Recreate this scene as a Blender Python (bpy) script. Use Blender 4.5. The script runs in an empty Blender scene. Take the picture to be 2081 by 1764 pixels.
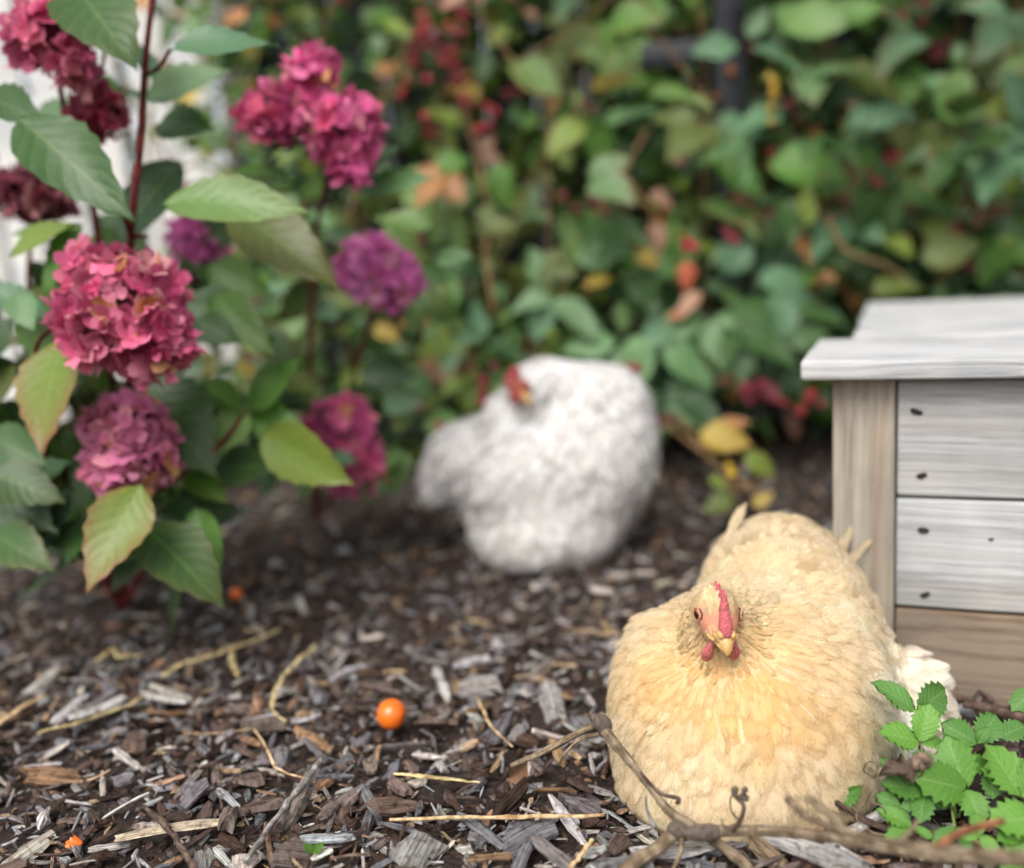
import bpy, bmesh, math, random
import numpy as np
from mathutils import Vector, Matrix, kdtree

random.seed(7)
RNG = np.random.default_rng(11)
SC = bpy.context.scene
COL = SC.collection

# ------------------------------------------------------------------ camera
PITCH = math.radians(10.0)
ROLL = 0.058
CAM = np.array([0.0, 0.0, 0.45])
FU, CXU, CYU = 983.0 * 2081 / 1024, 1040.5, 882.0     # focal length and centre in photo units (2081 wide)
_w = np.array([0, math.cos(PITCH), -math.sin(PITCH)])
_u0 = np.array([0, math.sin(PITCH), math.cos(PITCH)])
_r0 = np.array([1.0, 0, 0])
CR = math.cos(ROLL) * _r0 - math.sin(ROLL) * _u0
CU = math.sin(ROLL) * _r0 + math.cos(ROLL) * _u0
CW = _w
cam_d = bpy.data.cameras.new('camera')
cam = bpy.data.objects.new('camera', cam_d)
COL.objects.link(cam)
cam.matrix_world = Matrix(((CR[0], CU[0], -CW[0], CAM[0]), (CR[1], CU[1], -CW[1], CAM[1]),
                           (CR[2], CU[2], -CW[2], CAM[2]), (0, 0, 0, 1)))
cam_d.sensor_width = 36.0
cam_d.lens = 36.0 * 983 / 1024
cam_d.clip_start = 0.02
cam_d.clip_end = 200
cam_d.dof.use_dof = True
cam_d.dof.focus_distance = 0.80
cam_d.dof.aperture_fstop = 0.001 * cam_d.lens / 0.0205
SC.camera = cam

# ------------------------------------------------------------------ sky, sun, exposure
SUN_EL, SUN_AZ = math.radians(52), math.radians(205)     # soft high light, a little from behind the camera and left
wd = bpy.data.worlds.new('World')
SC.world = wd
wd.use_nodes = True
wn = wd.node_tree.nodes
wl = wd.node_tree.links
bg = wn['Background']
sky = wn.new('ShaderNodeTexSky')
sky.sky_type = 'NISHITA'
sky.sun_disc = False
sky.sun_elevation = SUN_EL
sky.sun_rotation = SUN_AZ
sky.air_density = 1.0
sky.dust_density = 4.0
hs = wn.new('ShaderNodeHueSaturation')
hs.inputs['Saturation'].default_value = 0.30           # thin cloud: greyer than a clear sky
wl.new(sky.outputs[0], hs.inputs['Color'])
wl.new(hs.outputs[0], bg.inputs[0])
bg.inputs[1].default_value = 0.15
sd = bpy.data.lights.new('sun', 'SUN')
sd.energy = 1.3
sd.angle = math.radians(35)
sd.color = (1.0, 0.96, 0.9)
so = bpy.data.objects.new('sun', sd)
COL.objects.link(so)
_sv = Vector((math.sin(SUN_AZ) * math.cos(SUN_EL), math.cos(SUN_AZ) * math.cos(SUN_EL), math.sin(SUN_EL)))
so.rotation_euler = _sv.to_track_quat('Z', 'Y').to_euler()
SC.view_settings.view_transform = 'Standard'
SC.view_settings.look = 'None'
SC.view_settings.gamma = 1
SC.view_settings.exposure = 0.66
SC.cycles.use_denoising = True
SC.cycles.use_adaptive_sampling = True
SC.cycles.adaptive_threshold = 0.03
SC.cycles.max_bounces = 5
SC.cycles.transparent_max_bounces = 14
SC.cycles.diffuse_bounces = 2
SC.cycles.glossy_bounces = 2
SC.cycles.transmission_bounces = 4
SC.cycles.caustics_reflective = False
SC.cycles.caustics_refractive = False


def px(x, y, d):
    """world point seen at photo position (x, y), d metres deep"""
    return CAM + d * (CW + (x - CXU) / FU * CR + (CYU - y) / FU * CU)


def gp(x, y, z=0.0):
    """world point at height z seen at photo position (x, y)"""
    v = CW + (x - CXU) / FU * CR + (CYU - y) / FU * CU
    return CAM + (z - CAM[2]) / v[2] * v


def lin(r, g, b):
    f = lambda c: c / 12.92 if c <= 0.04045 else ((c + 0.055) / 1.055) ** 2.4
    return np.array([f(r / 255), f(g / 255), f(b / 255)])


# ------------------------------------------------------------------ object helpers
def link(o, parent=None):
    COL.objects.link(o)
    if parent is not None:
        o.parent = parent
    return o


def empty(name, loc=(0, 0, 0)):
    o = bpy.data.objects.new(name, None)
    o.location = [float(c) for c in loc]
    o.empty_display_size = 0.02
    return link(o)


def tag(o, label=None, cat=None, group=None, kind=None):
    if label: o['label'] = label
    if cat: o['category'] = cat
    if group: o['group'] = group
    if kind: o['kind'] = kind
    return o


def mesh_np(name, V, F, col=None, uv=None, smooth=True, mat=None):
    """V (n,3); F list/array of faces (tris or quads arrays, or list of arrays); col per vertex (n,3); uv per vertex (n,2)"""
    V = np.asarray(V, dtype=np.float32)
    me = bpy.data.meshes.new(name)
    if isinstance(F, np.ndarray):
        F = [F]
    F = [np.asarray(f, dtype=np.int32) for f in F if len(f)]
    loops = np.concatenate([f.ravel() for f in F])
    tot = np.concatenate([np.full(len(f), f.shape[1], dtype=np.int32) for f in F])
    start = np.concatenate([[0], np.cumsum(tot)[:-1]]).astype(np.int32)
    me.vertices.add(len(V)); me.vertices.foreach_set('co', V.ravel())
    me.loops.add(len(loops)); me.loops.foreach_set('vertex_index', loops)
    me.polygons.add(len(tot)); me.polygons.foreach_set('loop_start', start); me.polygons.foreach_set('loop_total', tot)
    me.polygons.foreach_set('use_smooth', np.full(len(tot), smooth, dtype=bool))
    if uv is not None:
        l = me.uv_layers.new(name='UVMap')
        l.data.foreach_set('uv', np.asarray(uv, dtype=np.float32)[loops].ravel())
    if col is not None:
        a = me.color_attributes.new('Col', 'FLOAT_COLOR', 'POINT')
        c = np.ones((len(V), 4), dtype=np.float32); c[:, :3] = col
        a.data.foreach_set('color', c.ravel())
    me.update(calc_edges=True)
    me.validate()
    if mat: me.materials.append(mat)
    return me


def obj(name, me, parent=None):
    return link(bpy.data.objects.new(name, me), parent)


def to_parent(o, parent):
    """parent while the mesh is written in world coordinates"""
    o.parent = parent
    o.matrix_parent_inverse = Matrix.Translation(-parent.location)
    return o


def catmull(P, n=6):
    P = [np.asarray(p, float) for p in P]
    if len(P) < 3:
        return np.array([P[0] + (P[-1] - P[0]) * t for t in np.linspace(0, 1, n + 1)])
    Q = [2 * P[0] - P[1]] + P + [2 * P[-1] - P[-2]]
    out = []
    for i in range(1, len(Q) - 2):
        for t in np.linspace(0, 1, n, endpoint=False):
            a, b, c, d = Q[i - 1], Q[i], Q[i + 1], Q[i + 2]
            out.append(0.5 * ((2 * b) + (c - a) * t + (2 * a - 5 * b + 4 * c - d) * t * t + (3 * b - a - 3 * c + d) * t ** 3))
    out.append(P[-1])
    return np.array(out)


def tube(P, R, sides=8, jit=0.0, flat=1.0, cap=True):
    """tube along P with radius R (scalar or per-point); returns V, F, uv"""
    P = np.asarray(P, float)
    n = len(P)
    R = np.interp(np.linspace(0, 1, n), np.linspace(0, 1, len(np.atleast_1d(R))), np.atleast_1d(R))
    T = np.gradient(P, axis=0)
    T /= np.linalg.norm(T, axis=1)[:, None] + 1e-12
    ref = np.array([0, 0, 1.0]) if abs(T[0, 2]) < 0.9 else np.array([1.0, 0, 0])
    V, uv = [], []
    s = np.concatenate([[0], np.cumsum(np.linalg.norm(np.diff(P, axis=0), axis=1))])
    for i in range(n):
        a = np.cross(T[i], ref); a /= np.linalg.norm(a) + 1e-12
        b = np.cross(T[i], a)
        ref = -b if abs(np.dot(b, T[i])) < 0.9 else ref
        for k in range(sides):
            th = 2 * math.pi * k / sides
            r = R[i] * (1 + jit * (random.random() - 0.5))
            V.append(P[i] + r * (math.cos(th) * a + flat * math.sin(th) * b))
            uv.append((s[i], th * R[i]))
    F = []
    for i in range(n - 1):
        for k in range(sides):
            k2 = (k + 1) % sides
            F.append((i * sides + k, i * sides + k2, (i + 1) * sides + k2, (i + 1) * sides + k))
    F = [np.array(F)]
    if cap:
        for base, c, rev in ((0, P[0] - T[0] * R[0] * 0.3, True), ((n - 1) * sides, P[-1] + T[-1] * R[-1] * 0.3, False)):
            ci = len(V); V.append(c); uv.append((0, 0))
            F.append(np.array([(base + (k + 1) % sides, base + k, ci) if rev else (base + k, base + (k + 1) % sides, ci) for k in range(sides)]))
    return np.array(V), F, np.array(uv)


def tube_obj(name, P, R, mat, parent=None, sides=8, jit=0.0, n=6, flat=1.0):
    V, F, uv = tube(catmull(P, n), R, sides, jit, flat)
    me = mesh_np(name, V, F, uv=uv, mat=mat)
    o = obj(name, me)
    if parent is not None:
        to_parent(o, parent)
    return o


# ------------------------------------------------------------------ materials
def nodes(name):
    m = bpy.data.materials.new(name)
    m.use_nodes = True
    nt = m.node_tree
    return m, nt, nt.nodes['Principled BSDF'], nt.nodes['Material Output']


def N(nt, t, **kw):
    n = nt.nodes.new(t)
    for k, v in kw.items():
        if k.startswith('_'):
            setattr(n, k[1:], v)
        else:
            key = int(k[1:]) if k[0] == 'i' and k[1:].isdigit() else k.replace('__', ' ')
            if isinstance(v, bpy.types.NodeSocket):
                nt.links.new(v, n.inputs[key])
            else:
                n.inputs[key].default_value = v
    return n


def ramp(nt, fac, stops):
    r = nt.nodes.new('ShaderNodeValToRGB')
    el = r.color_ramp.elements
    while len(el) < len(stops):
        el.new(0.5)
    for e, (p, c) in zip(el, stops):
        e.position = p
        e.color = (*[float(x) for x in c], 1) if len(c) == 3 else c
    nt.links.new(fac, r.inputs[0])
    return r.outputs[0]


def mixc(nt, a, b, fac, mode='MIX'):
    n = nt.nodes.new('ShaderNodeMix')
    n.data_type = 'RGBA'
    n.blend_type = mode
    for sock, v in ((n.inputs[0], fac), (n.inputs[6], a), (n.inputs[7], b)):
        if isinstance(v, bpy.types.NodeSocket):
            nt.links.new(v, sock)
        elif isinstance(v, (int, float)):
            sock.default_value = v
        else:
            sock.default_value = (*[float(x) for x in v], 1)
    return n.outputs[2]


def maths(nt, op, a, b=None, c=None):
    n = nt.nodes.new('ShaderNodeMath')
    n.operation = op
    for i, v in enumerate((a, b, c)):
        if v is None: continue
        if isinstance(v, bpy.types.NodeSocket):
            nt.links.new(v, n.inputs[i])
        else:
            n.inputs[i].default_value = v
    return n.outputs[0]


def bump(nt, bsdf, h, strength=0.3, dist=0.001):
    b = N(nt, 'ShaderNodeBump', Strength=strength, Distance=dist, Height=h)
    nt.links.new(b.outputs[0], bsdf.inputs['Normal'])
    return b


def translucent(nt, bsdf, out, colour, fac):
    t = N(nt, 'ShaderNodeBsdfTranslucent', Color=colour)
    mx = nt.nodes.new('ShaderNodeMixShader')
    mx.inputs[0].default_value = fac
    nt.links.new(bsdf.outputs[0], mx.inputs[1])
    nt.links.new(t.outputs[0], mx.inputs[2])
    nt.links.new(mx.outputs[0], out.inputs[0])


def mat_feather():
    m, nt, b, out = nodes('feather')
    c = N(nt, 'ShaderNodeVertexColor', _layer_name='Col').outputs[0]
    g = N(nt, 'ShaderNodeNewGeometry')
    no = N(nt, 'ShaderNodeTexNoise', Scale=260.0, Detail=3.0, Vector=g.outputs['Position'])
    c2 = mixc(nt, c, mixc(nt, c, (0.80, 0.74, 0.66), 1.0, 'MULTIPLY'), no.outputs[0])
    nt.links.new(c2, b.inputs['Base Color'])
    b.inputs['Roughness'].default_value = 0.75
    b.inputs['Specular IOR Level'].default_value = 0.18
    translucent(nt, b, out, c2, 0.38)
    return m


def mat_vane():
    """soft feather vane: barb streaks run obliquely from the shaft, the margin frays into loose barbs"""
    m, nt, b, out = nodes('feather_vane')
    c = N(nt, 'ShaderNodeVertexColor', _layer_name='Col').outputs[0]
    sp = N(nt, 'ShaderNodeSeparateXYZ', i0=N(nt, 'ShaderNodeUVMap', _uv_map='UVMap').outputs[0])
    fid = maths(nt, 'FLOOR', sp.outputs[0])
    s = maths(nt, 'MULTIPLY', maths(nt, 'SUBTRACT', sp.outputs[0], fid), 1.0 / 0.98)
    v = maths(nt, 'ABSOLUTE', maths(nt, 'SUBTRACT', sp.outputs[1], 2.0))
    ph = maths(nt, 'SUBTRACT', maths(nt, 'MULTIPLY', s, 30.0), maths(nt, 'MULTIPLY', v, 10.0))
    vec = N(nt, 'ShaderNodeCombineXYZ', X=ph, Y=maths(nt, 'MULTIPLY', sp.outputs[1], 1.3), Z=maths(nt, 'MULTIPLY', fid, 3.7))
    st = N(nt, 'ShaderNodeTexNoise', Scale=1.0, Detail=2.0, Roughness=0.6, Vector=vec.outputs[0])
    vec2 = N(nt, 'ShaderNodeCombineXYZ', X=maths(nt, 'MULTIPLY', s, 3.0), Y=maths(nt, 'MULTIPLY', sp.outputs[1], 2.0), Z=maths(nt, 'MULTIPLY', fid, 5.1))
    cl = N(nt, 'ShaderNodeTexNoise', Scale=1.0, Detail=1.0, Vector=vec2.outputs[0])
    k = N(nt, 'ShaderNodeMapRange', Value=st.outputs[0], i1=0.35, i2=0.65)
    c2 = mixc(nt, mixc(nt, c, (0.84, 0.80, 0.75), 1.0, 'MULTIPLY'), c, k.outputs[0])
    shaft = maths(nt, 'MULTIPLY', maths(nt, 'LESS_THAN', v, 0.035), maths(nt, 'GREATER_THAN', maths(nt, 'FRACT', maths(nt, 'MULTIPLY', fid, 0.381)), 0.6))
    c3 = mixc(nt, c2, (0.86, 0.80, 0.68), maths(nt, 'MULTIPLY', shaft, 0.65))
    nt.links.new(c3, b.inputs['Base Color'])
    b.inputs['Roughness'].default_value = 0.7
    b.inputs['Specular IOR Level'].default_value = 0.2
    bump(nt, b, st.outputs[0], 0.35, 0.0008)
    t = N(nt, 'ShaderNodeBsdfTranslucent', Color=c3)
    mx = N(nt, 'ShaderNodeMixShader', i0=0.32, i1=b.outputs[0], i2=t.outputs[0])
    e = maths(nt, 'MAXIMUM', v, maths(nt, 'MULTIPLY', maths(nt, 'SUBTRACT', s, 0.55), 2.2))
    e = maths(nt, 'ADD', e, maths(nt, 'MULTIPLY', maths(nt, 'SUBTRACT', st.outputs[0], 0.5), 1.5))
    e = maths(nt, 'ADD', e, maths(nt, 'MULTIPLY', maths(nt, 'SUBTRACT', cl.outputs[0], 0.5), 1.0))
    al = N(nt, 'ShaderNodeMapRange', Value=e, i1=0.42, i2=0.98, i3=1.0, i4=0.0)
    tr = N(nt, 'ShaderNodeBsdfTransparent')
    m2 = N(nt, 'ShaderNodeMixShader', i0=al.outputs[0], i1=tr.outputs[0], i2=mx.outputs[0])
    nt.links.new(m2.outputs[0], out.inputs[0])
    return m


def mat_skin():
    m, nt, b, out = nodes('hen_skin')
    c = N(nt, 'ShaderNodeVertexColor', _layer_name='Col').outputs[0]
    co = N(nt, 'ShaderNodeTexCoord').outputs['Object']
    v = N(nt, 'ShaderNodeTexVoronoi', Scale=620.0, Vector=co)
    c2 = mixc(nt, c, mixc(nt, c, (0.72, 0.42, 0.45), 1.0, 'MULTIPLY'), maths(nt, 'MULTIPLY', v.outputs['Distance'], 0.9))
    nt.links.new(c2, b.inputs['Base Color'])
    b.inputs['Roughness'].default_value = 0.62
    b.inputs['Specular IOR Level'].default_value = 0.3
    b.inputs['Subsurface Weight'].default_value = 0.15
    b.inputs['Subsurface Radius'].default_value = (0.004, 0.0015, 0.001)
    b.inputs['Subsurface Scale'].default_value = 1.0
    bump(nt, b, v.outputs['Distance'], 1.0, 0.0012)
    return m


def mat_body(name='hen_body'):
    m, nt, b, out = nodes(name)
    c = N(nt, 'ShaderNodeVertexColor', _layer_name='Col').outputs[0]
    nt.links.new(c, b.inputs['Base Color'])
    b.inputs['Roughness'].default_value = 0.85
    co = N(nt, 'ShaderNodeTexCoord').outputs['Object']
    no = N(nt, 'ShaderNodeTexNoise', Scale=700.0, Detail=3.0, Vector=co)
    bump(nt, b, no.outputs[0], 0.5, 0.001)
    return m


def mat_simple(name, c, rough=0.5, noise=0.0, scale=200.0, bumpy=0.0, dist=0.001, c2=None, coat=0.0, coord='Object'):
    m, nt, b, out = nodes(name)
    co = N(nt, 'ShaderNodeTexCoord').outputs[coord]
    no = N(nt, 'ShaderNodeTexNoise', Scale=scale, Detail=5.0, Roughness=0.6, Vector=co)
    if c2 is None:
        c2 = np.asarray(c) * (1 - noise)
    col = ramp(nt, no.outputs[0], [(0.32, c2), (0.68, c)])
    nt.links.new(col, b.inputs['Base Color'])
    b.inputs['Roughness'].default_value = rough
    b.inputs['Coat Weight'].default_value = coat
    if bumpy:
        bump(nt, b, no.outputs[0], bumpy, dist)
    return m


def mat_leaf(name, vein=(0.35, 0.42, 0.12), vein_amt=0.35, nv=9.0, slant=2.2, rough=0.42, trans=0.3, edge=(0.30, 0.06, 0.05), spec=0.4):
    """leaf: colour from the object, veins from the leaf's own UV, red margin by the object's alpha"""
    m, nt, b, out = nodes(name)
    oi = N(nt, 'ShaderNodeObjectInfo')
    uv = N(nt, 'ShaderNodeUVMap', _uv_map='UVMap')
    sp = N(nt, 'ShaderNodeSeparateXYZ', i0=uv.outputs[0])
    u, v = sp.outputs[0], maths(nt, 'ABSOLUTE', sp.outputs[1])
    co = N(nt, 'ShaderNodeTexCoord').outputs['Object']
    rnd = maths(nt, 'MULTIPLY', oi.outputs['Random'], 30.0)
    vec = N(nt, 'ShaderNodeVectorMath', _operation='ADD', i0=co)
    cmb = N(nt, 'ShaderNodeCombineXYZ', X=rnd, Y=rnd)
    nt.links.new(cmb.outputs[0], vec.inputs[1])
    no = N(nt, 'ShaderNodeTexNoise', Scale=28.0, Detail=4.0, Vector=vec.outputs[0])
    base = mixc(nt, oi.outputs['Color'], mixc(nt, oi.outputs['Color'], (0.55, 0.62, 0.6), 1.0, 'MULTIPLY'), no.outputs[0])
    # lateral veins
    ph = maths(nt, 'SUBTRACT', maths(nt, 'MULTIPLY', u, nv), maths(nt, 'MULTIPLY', v, slant))
    fr = maths(nt, 'ABSOLUTE', maths(nt, 'SUBTRACT', maths(nt, 'FRACT', ph), 0.5))
    lat = maths(nt, 'LESS_THAN', fr, 0.07)
    mid = maths(nt, 'LESS_THAN', v, 0.045)
    vm = maths(nt, 'MULTIPLY', maths(nt, 'MAXIMUM', maths(nt, 'MULTIPLY', lat, 0.55), mid), vein_amt)
    c1 = mixc(nt, base, vein, vm)
    em = maths(nt, 'MULTIPLY', maths(nt, 'ADD', maths(nt, 'POWER', v, 3.0), maths(nt, 'POWER', u, 3.5)), oi.outputs['Alpha'])
    em = maths(nt, 'MULTIPLY', em, maths(nt, 'ADD', no.outputs[0], 0.35))
    emc = N(nt, 'ShaderNodeClamp', Value=em)
    c2 = mixc(nt, c1, edge, emc.outputs[0])
    nt.links.new(c2, b.inputs['Base Color'])
    b.inputs['Roughness'].default_value = rough
    b.inputs['Specular IOR Level'].default_value = spec
    bump(nt, b, maths(nt, 'ADD', fr, maths(nt, 'MULTIPLY', no.outputs[0], 0.6)), 0.35, 0.0015)
    translucent(nt, b, out, mixc(nt, c2, (0.75, 1.0, 0.3), 0.35, 'MULTIPLY'), trans)
    return m


def mat_petal():
    m, nt, b, out = nodes('petal')
    oi = N(nt, 'ShaderNodeObjectInfo')
    uv = N(nt, 'ShaderNodeUVMap', _uv_map='UVMap')
    sp = N(nt, 'ShaderNodeSeparateXYZ', i0=uv.outputs[0])
    co = N(nt, 'ShaderNodeTexCoord').outputs['Object']
    no = N(nt, 'ShaderNodeTexNoise', Scale=120.0, Detail=3.0, Vector=co)
    c = oi.outputs['Color']
    pale = mixc(nt, c, (0.80, 0.44, 0.56), 0.40)
    c1 = mixc(nt, c, pale, maths(nt, 'MULTIPLY', no.outputs[0], sp.outputs[0]))
    nt.links.new(c1, b.inputs['Base Color'])
    b.inputs['Roughness'].default_value = 0.5
    b.inputs['Specular IOR Level'].default_value = 0.25
    bump(nt, b, no.outputs[0], 0.4, 0.001)
    translucent(nt, b, out, c1, 0.3)
    return m


def mat_wood(name, pale, dark, brown, scale=1.0, brown_amt=0.3, bump_s=0.6, knots=0.0):
    """weathered board: grain runs along the board's own X axis"""
    m, nt, b, out = nodes(name)
    co = N(nt, 'ShaderNodeTexCoord').outputs['Object']
    oi = N(nt, 'ShaderNodeObjectInfo')
    off = N(nt, 'ShaderNodeCombineXYZ', X=maths(nt, 'MULTIPLY', oi.outputs['Random'], 17.0), Y=maths(nt, 'MULTIPLY', oi.outputs['Random'], 5.0), Z=maths(nt, 'MULTIPLY', oi.outputs['Random'], 9.0))
    p = N(nt, 'ShaderNodeVectorMath', _operation='ADD', i0=co, i1=off.outputs[0]).outputs[0]
    warp = N(nt, 'ShaderNodeTexNoise', Scale=5.0, Detail=2.0, Vector=p)
    pw = N(nt, 'ShaderNodeVectorMath', _operation='MULTIPLY_ADD', i0=warp.outputs['Color'], i1=(0.0, 0.018, 0.018), i2=p).outputs[0]
    st = N(nt, 'ShaderNodeVectorMath', _operation='MULTIPLY', i0=pw, i1=(2.0 * scale, 230.0 * scale, 230.0 * scale)).outputs[0]
    g1 = N(nt, 'ShaderNodeTexNoise', Scale=1.0, Detail=4.0, Roughness=0.65, Vector=st)
    st2 = N(nt, 'ShaderNodeVectorMath', _operation='MULTIPLY', i0=pw, i1=(7.0, 700.0, 700.0)).outputs[0]
    g2 = N(nt, 'ShaderNodeTexNoise', Scale=1.0, Detail=3.0, Vector=st2)
    st3 = N(nt, 'ShaderNodeVectorMath', _operation='MULTIPLY', i0=pw, i1=(1.6, 38.0, 38.0)).outputs[0]
    g3 = N(nt, 'ShaderNodeTexNoise', Scale=1.0, Detail=2.0, Vector=st3)
    blot = N(nt, 'ShaderNodeTexNoise', Scale=9.0, Detail=4.0, Vector=p)
    gg = maths(nt, 'ADD', maths(nt, 'MULTIPLY', g1.outputs[0], 0.65), maths(nt, 'MULTIPLY', g2.outputs[0], 0.35))
    c1 = ramp(nt, gg, [(0.34, dark), (0.47, np.asarray(pale) * 0.8), (0.62, pale)])
    fac = maths(nt, 'MULTIPLY', N(nt, 'ShaderNodeMapRange', Value=g3.outputs[0], i1=0.50, i2=0.66).outputs[0], brown_amt)
    c2 = mixc(nt, c1, brown, fac)
    c3 = mixc(nt, c2, mixc(nt, c2, (0.74, 0.77, 0.80), 1.0, 'MULTIPLY'), N(nt, 'ShaderNodeMapRange', Value=blot.outputs[0], i1=0.42, i2=0.66).outputs[0])
    fine = N(nt, 'ShaderNodeTexNoise', Scale=900.0, Detail=2.0, Vector=co)
    c4 = mixc(nt, c3, mixc(nt, c3, (0.75, 0.75, 0.75), 1.0, 'MULTIPLY'), fine.outputs[0])
    nt.links.new(c4, b.inputs['Base Color'])
    b.inputs['Roughness'].default_value = 0.85
    b.inputs['Specular IOR Level'].default_value = 0.2
    bump(nt, b, gg, bump_s, 0.0022)
    return m


def mat_chip(name, src):
    """wood chips and bark: colour from the piece, grain along the piece's own UV"""
    m, nt, b, out = nodes(name)
    if src == 'object':
        c = N(nt, 'ShaderNodeObjectInfo').outputs['Color']
    else:
        c = N(nt, 'ShaderNodeVertexColor', _layer_name='Col').outputs[0]
    uv = N(nt, 'ShaderNodeUVMap', _uv_map='UVMap').outputs[0]
    if src == 'object':
        r = maths(nt, 'MULTIPLY', N(nt, 'ShaderNodeObjectInfo').outputs['Random'], 40.0)
        uv = N(nt, 'ShaderNodeVectorMath', _operation='ADD', i0=uv, i1=N(nt, 'ShaderNodeCombineXYZ', X=r, Y=r).outputs[0]).outputs[0]
    st = N(nt, 'ShaderNodeVectorMath', _operation='MULTIPLY', i0=uv, i1=(45.0, 700.0, 0.0)).outputs[0]
    g = N(nt, 'ShaderNodeTexNoise', Scale=1.0, Detail=5.0, Roughness=0.65, Vector=st)
    gm = N(nt, 'ShaderNodeNewGeometry')
    bl = N(nt, 'ShaderNodeTexNoise', Scale=170.0, Detail=4.0, Vector=gm.outputs['Position'])
    k = N(nt, 'ShaderNodeMapRange', Value=g.outputs[0], i1=0.36, i2=0.64)
    c1 = mixc(nt, mixc(nt, c, (0.24, 0.21, 0.20), 1.0, 'MULTIPLY'), c, k.outputs[0])
    c2 = mixc(nt, c1, mixc(nt, c1, (0.48, 0.42, 0.38), 1.0, 'MULTIPLY'), N(nt, 'ShaderNodeMapRange', Value=bl.outputs[0], i1=0.5, i2=0.68).outputs[0])
    nt.links.new(c2, b.inputs['Base Color'])
    b.inputs['Roughness'].default_value = 0.8
    b.inputs['Specular IOR Level'].default_value = 0.22
    bump(nt, b, maths(nt, 'ADD', g.outputs[0], maths(nt, 'MULTIPLY', bl.outputs[0], 0.5)), 0.9, 0.0012)
    return m


def mat_soil():
    m, nt, b, out = nodes('soil')
    p = N(nt, 'ShaderNodeNewGeometry').outputs['Position']
    n1 = N(nt, 'ShaderNodeTexNoise', Scale=120.0, Detail=8.0, Roughness=0.7, Vector=p)
    n2 = N(nt, 'ShaderNodeTexNoise', Scale=14.0, Detail=4.0, Vector=p)
    v = N(nt, 'ShaderNodeTexVoronoi', Scale=140.0, Vector=p)
    c = ramp(nt, n1.outputs[0], [(0.3, (0.012, 0.008, 0.006)), (0.52, (0.045, 0.027, 0.019)), (0.7, (0.13, 0.085, 0.062))])
    c = mixc(nt, c, mixc(nt, c, (0.55, 0.5, 0.5), 1.0, 'MULTIPLY'), n2.outputs[0])
    nt.links.new(c, b.inputs['Base Color'])
    b.inputs['Roughness'].default_value = 0.9
    bump(nt, b, maths(nt, 'ADD', n1.outputs[0], v.outputs['Distance']), 1.0, 0.006)
    return m


def mat_twig(name, c, dark, scale=1.0):
    m, nt, b, out = nodes(name)
    uv = N(nt, 'ShaderNodeUVMap', _uv_map='UVMap').outputs[0]
    st = N(nt, 'ShaderNodeVectorMath', _operation='MULTIPLY', i0=uv, i1=(50.0 * scale, 520.0 * scale, 0.0)).outputs[0]
    g = N(nt, 'ShaderNodeTexNoise', Scale=1.0, Detail=4.0, Roughness=0.6, Vector=st)
    p = N(nt, 'ShaderNodeNewGeometry').outputs['Position']
    bl = N(nt, 'ShaderNodeTexNoise', Scale=110.0, Detail=5.0, Vector=p)
    col = ramp(nt, g.outputs[0], [(0.36, dark), (0.56, c)])
    col = mixc(nt, col, mixc(nt, col, (0.5, 0.46, 0.42), 1.0, 'MULTIPLY'), N(nt, 'ShaderNodeMapRange', Value=bl.outputs[0], i1=0.42, i2=0.58).outputs[0])
    nt.links.new(col, b.inputs['Base Color'])
    b.inputs['Roughness'].default_value = 0.8
    b.inputs['Specular IOR Level'].default_value = 0.25
    bump(nt, b, maths(nt, 'ADD', g.outputs[0], bl.outputs[0]), 1.0, 0.0011)
    return m


def mat_objcol(name, rough=0.4, noise=0.4, scale=300.0, bumpy=0.2, trans=0.0, coat=0.0):
    m, nt, b, out = nodes(name)
    c = N(nt, 'ShaderNodeObjectInfo').outputs['Color']
    co = N(nt, 'ShaderNodeTexCoord').outputs['Object']
    no = N(nt, 'ShaderNodeTexNoise', Scale=scale, Detail=4.0, Vector=co)
    c1 = mixc(nt, c, mixc(nt, c, (1 - noise, 1 - noise, 1 - noise), 1.0, 'MULTIPLY'), no.outputs[0])
    nt.links.new(c1, b.inputs['Base Color'])
    b.inputs['Roughness'].default_value = rough
    b.inputs['Coat Weight'].default_value = coat
    bump(nt, b, no.outputs[0], bumpy, 0.001)
    if trans:
        translucent(nt, b, out, c1, trans)
    return m


M = {}
M['feather'] = mat_feather()
M['vane'] = mat_vane()
M['skin'] = mat_skin()
M['body'] = mat_body()
M['beak'] = mat_simple('beak_horn', (0.66, 0.42, 0.15), 0.45, scale=260, c2=(0.50, 0.27, 0.09), bumpy=0.15, coat=0.2)
M['leaf_h'] = mat_leaf('hydrangea_leaf', vein=(0.26, 0.36, 0.10), vein_amt=0.22, nv=8.0, slant=2.4, rough=0.38, trans=0.26)
M['leaf_b'] = mat_leaf('bramble_leaf', vein=(0.30, 0.40, 0.20), vein_amt=0.25, nv=9.0, slant=2.6, rough=0.5, trans=0.28)
M['leaf_s'] = mat_leaf('strawberry_leaf', vein=(0.34, 0.48, 0.20), vein_amt=0.28, nv=7.0, slant=2.6, rough=0.45, trans=0.3)
M['petal'] = mat_petal()
M['wood_pale'] = mat_wood('weathered_board', lin(212, 211, 210), lin(162, 158, 155), lin(178, 166, 148), brown_amt=0.3, bump_s=0.7)
M['wood_post'] = mat_wood('weathered_post', lin(190, 180, 164), lin(142, 130, 114), lin(136, 102, 70), scale=0.6, brown_amt=0.6)
M['wood_brown'] = mat_wood('brown_board', lin(160, 142, 124), lin(98, 80, 64), lin(112, 82, 58), scale=0.8, brown_amt=0.75)
M['fence_white'] = mat_wood('white_fence_board', lin(250, 248, 244), lin(226, 222, 216), lin(214, 196, 176), brown_amt=0.2, bump_s=0.2)
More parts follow.
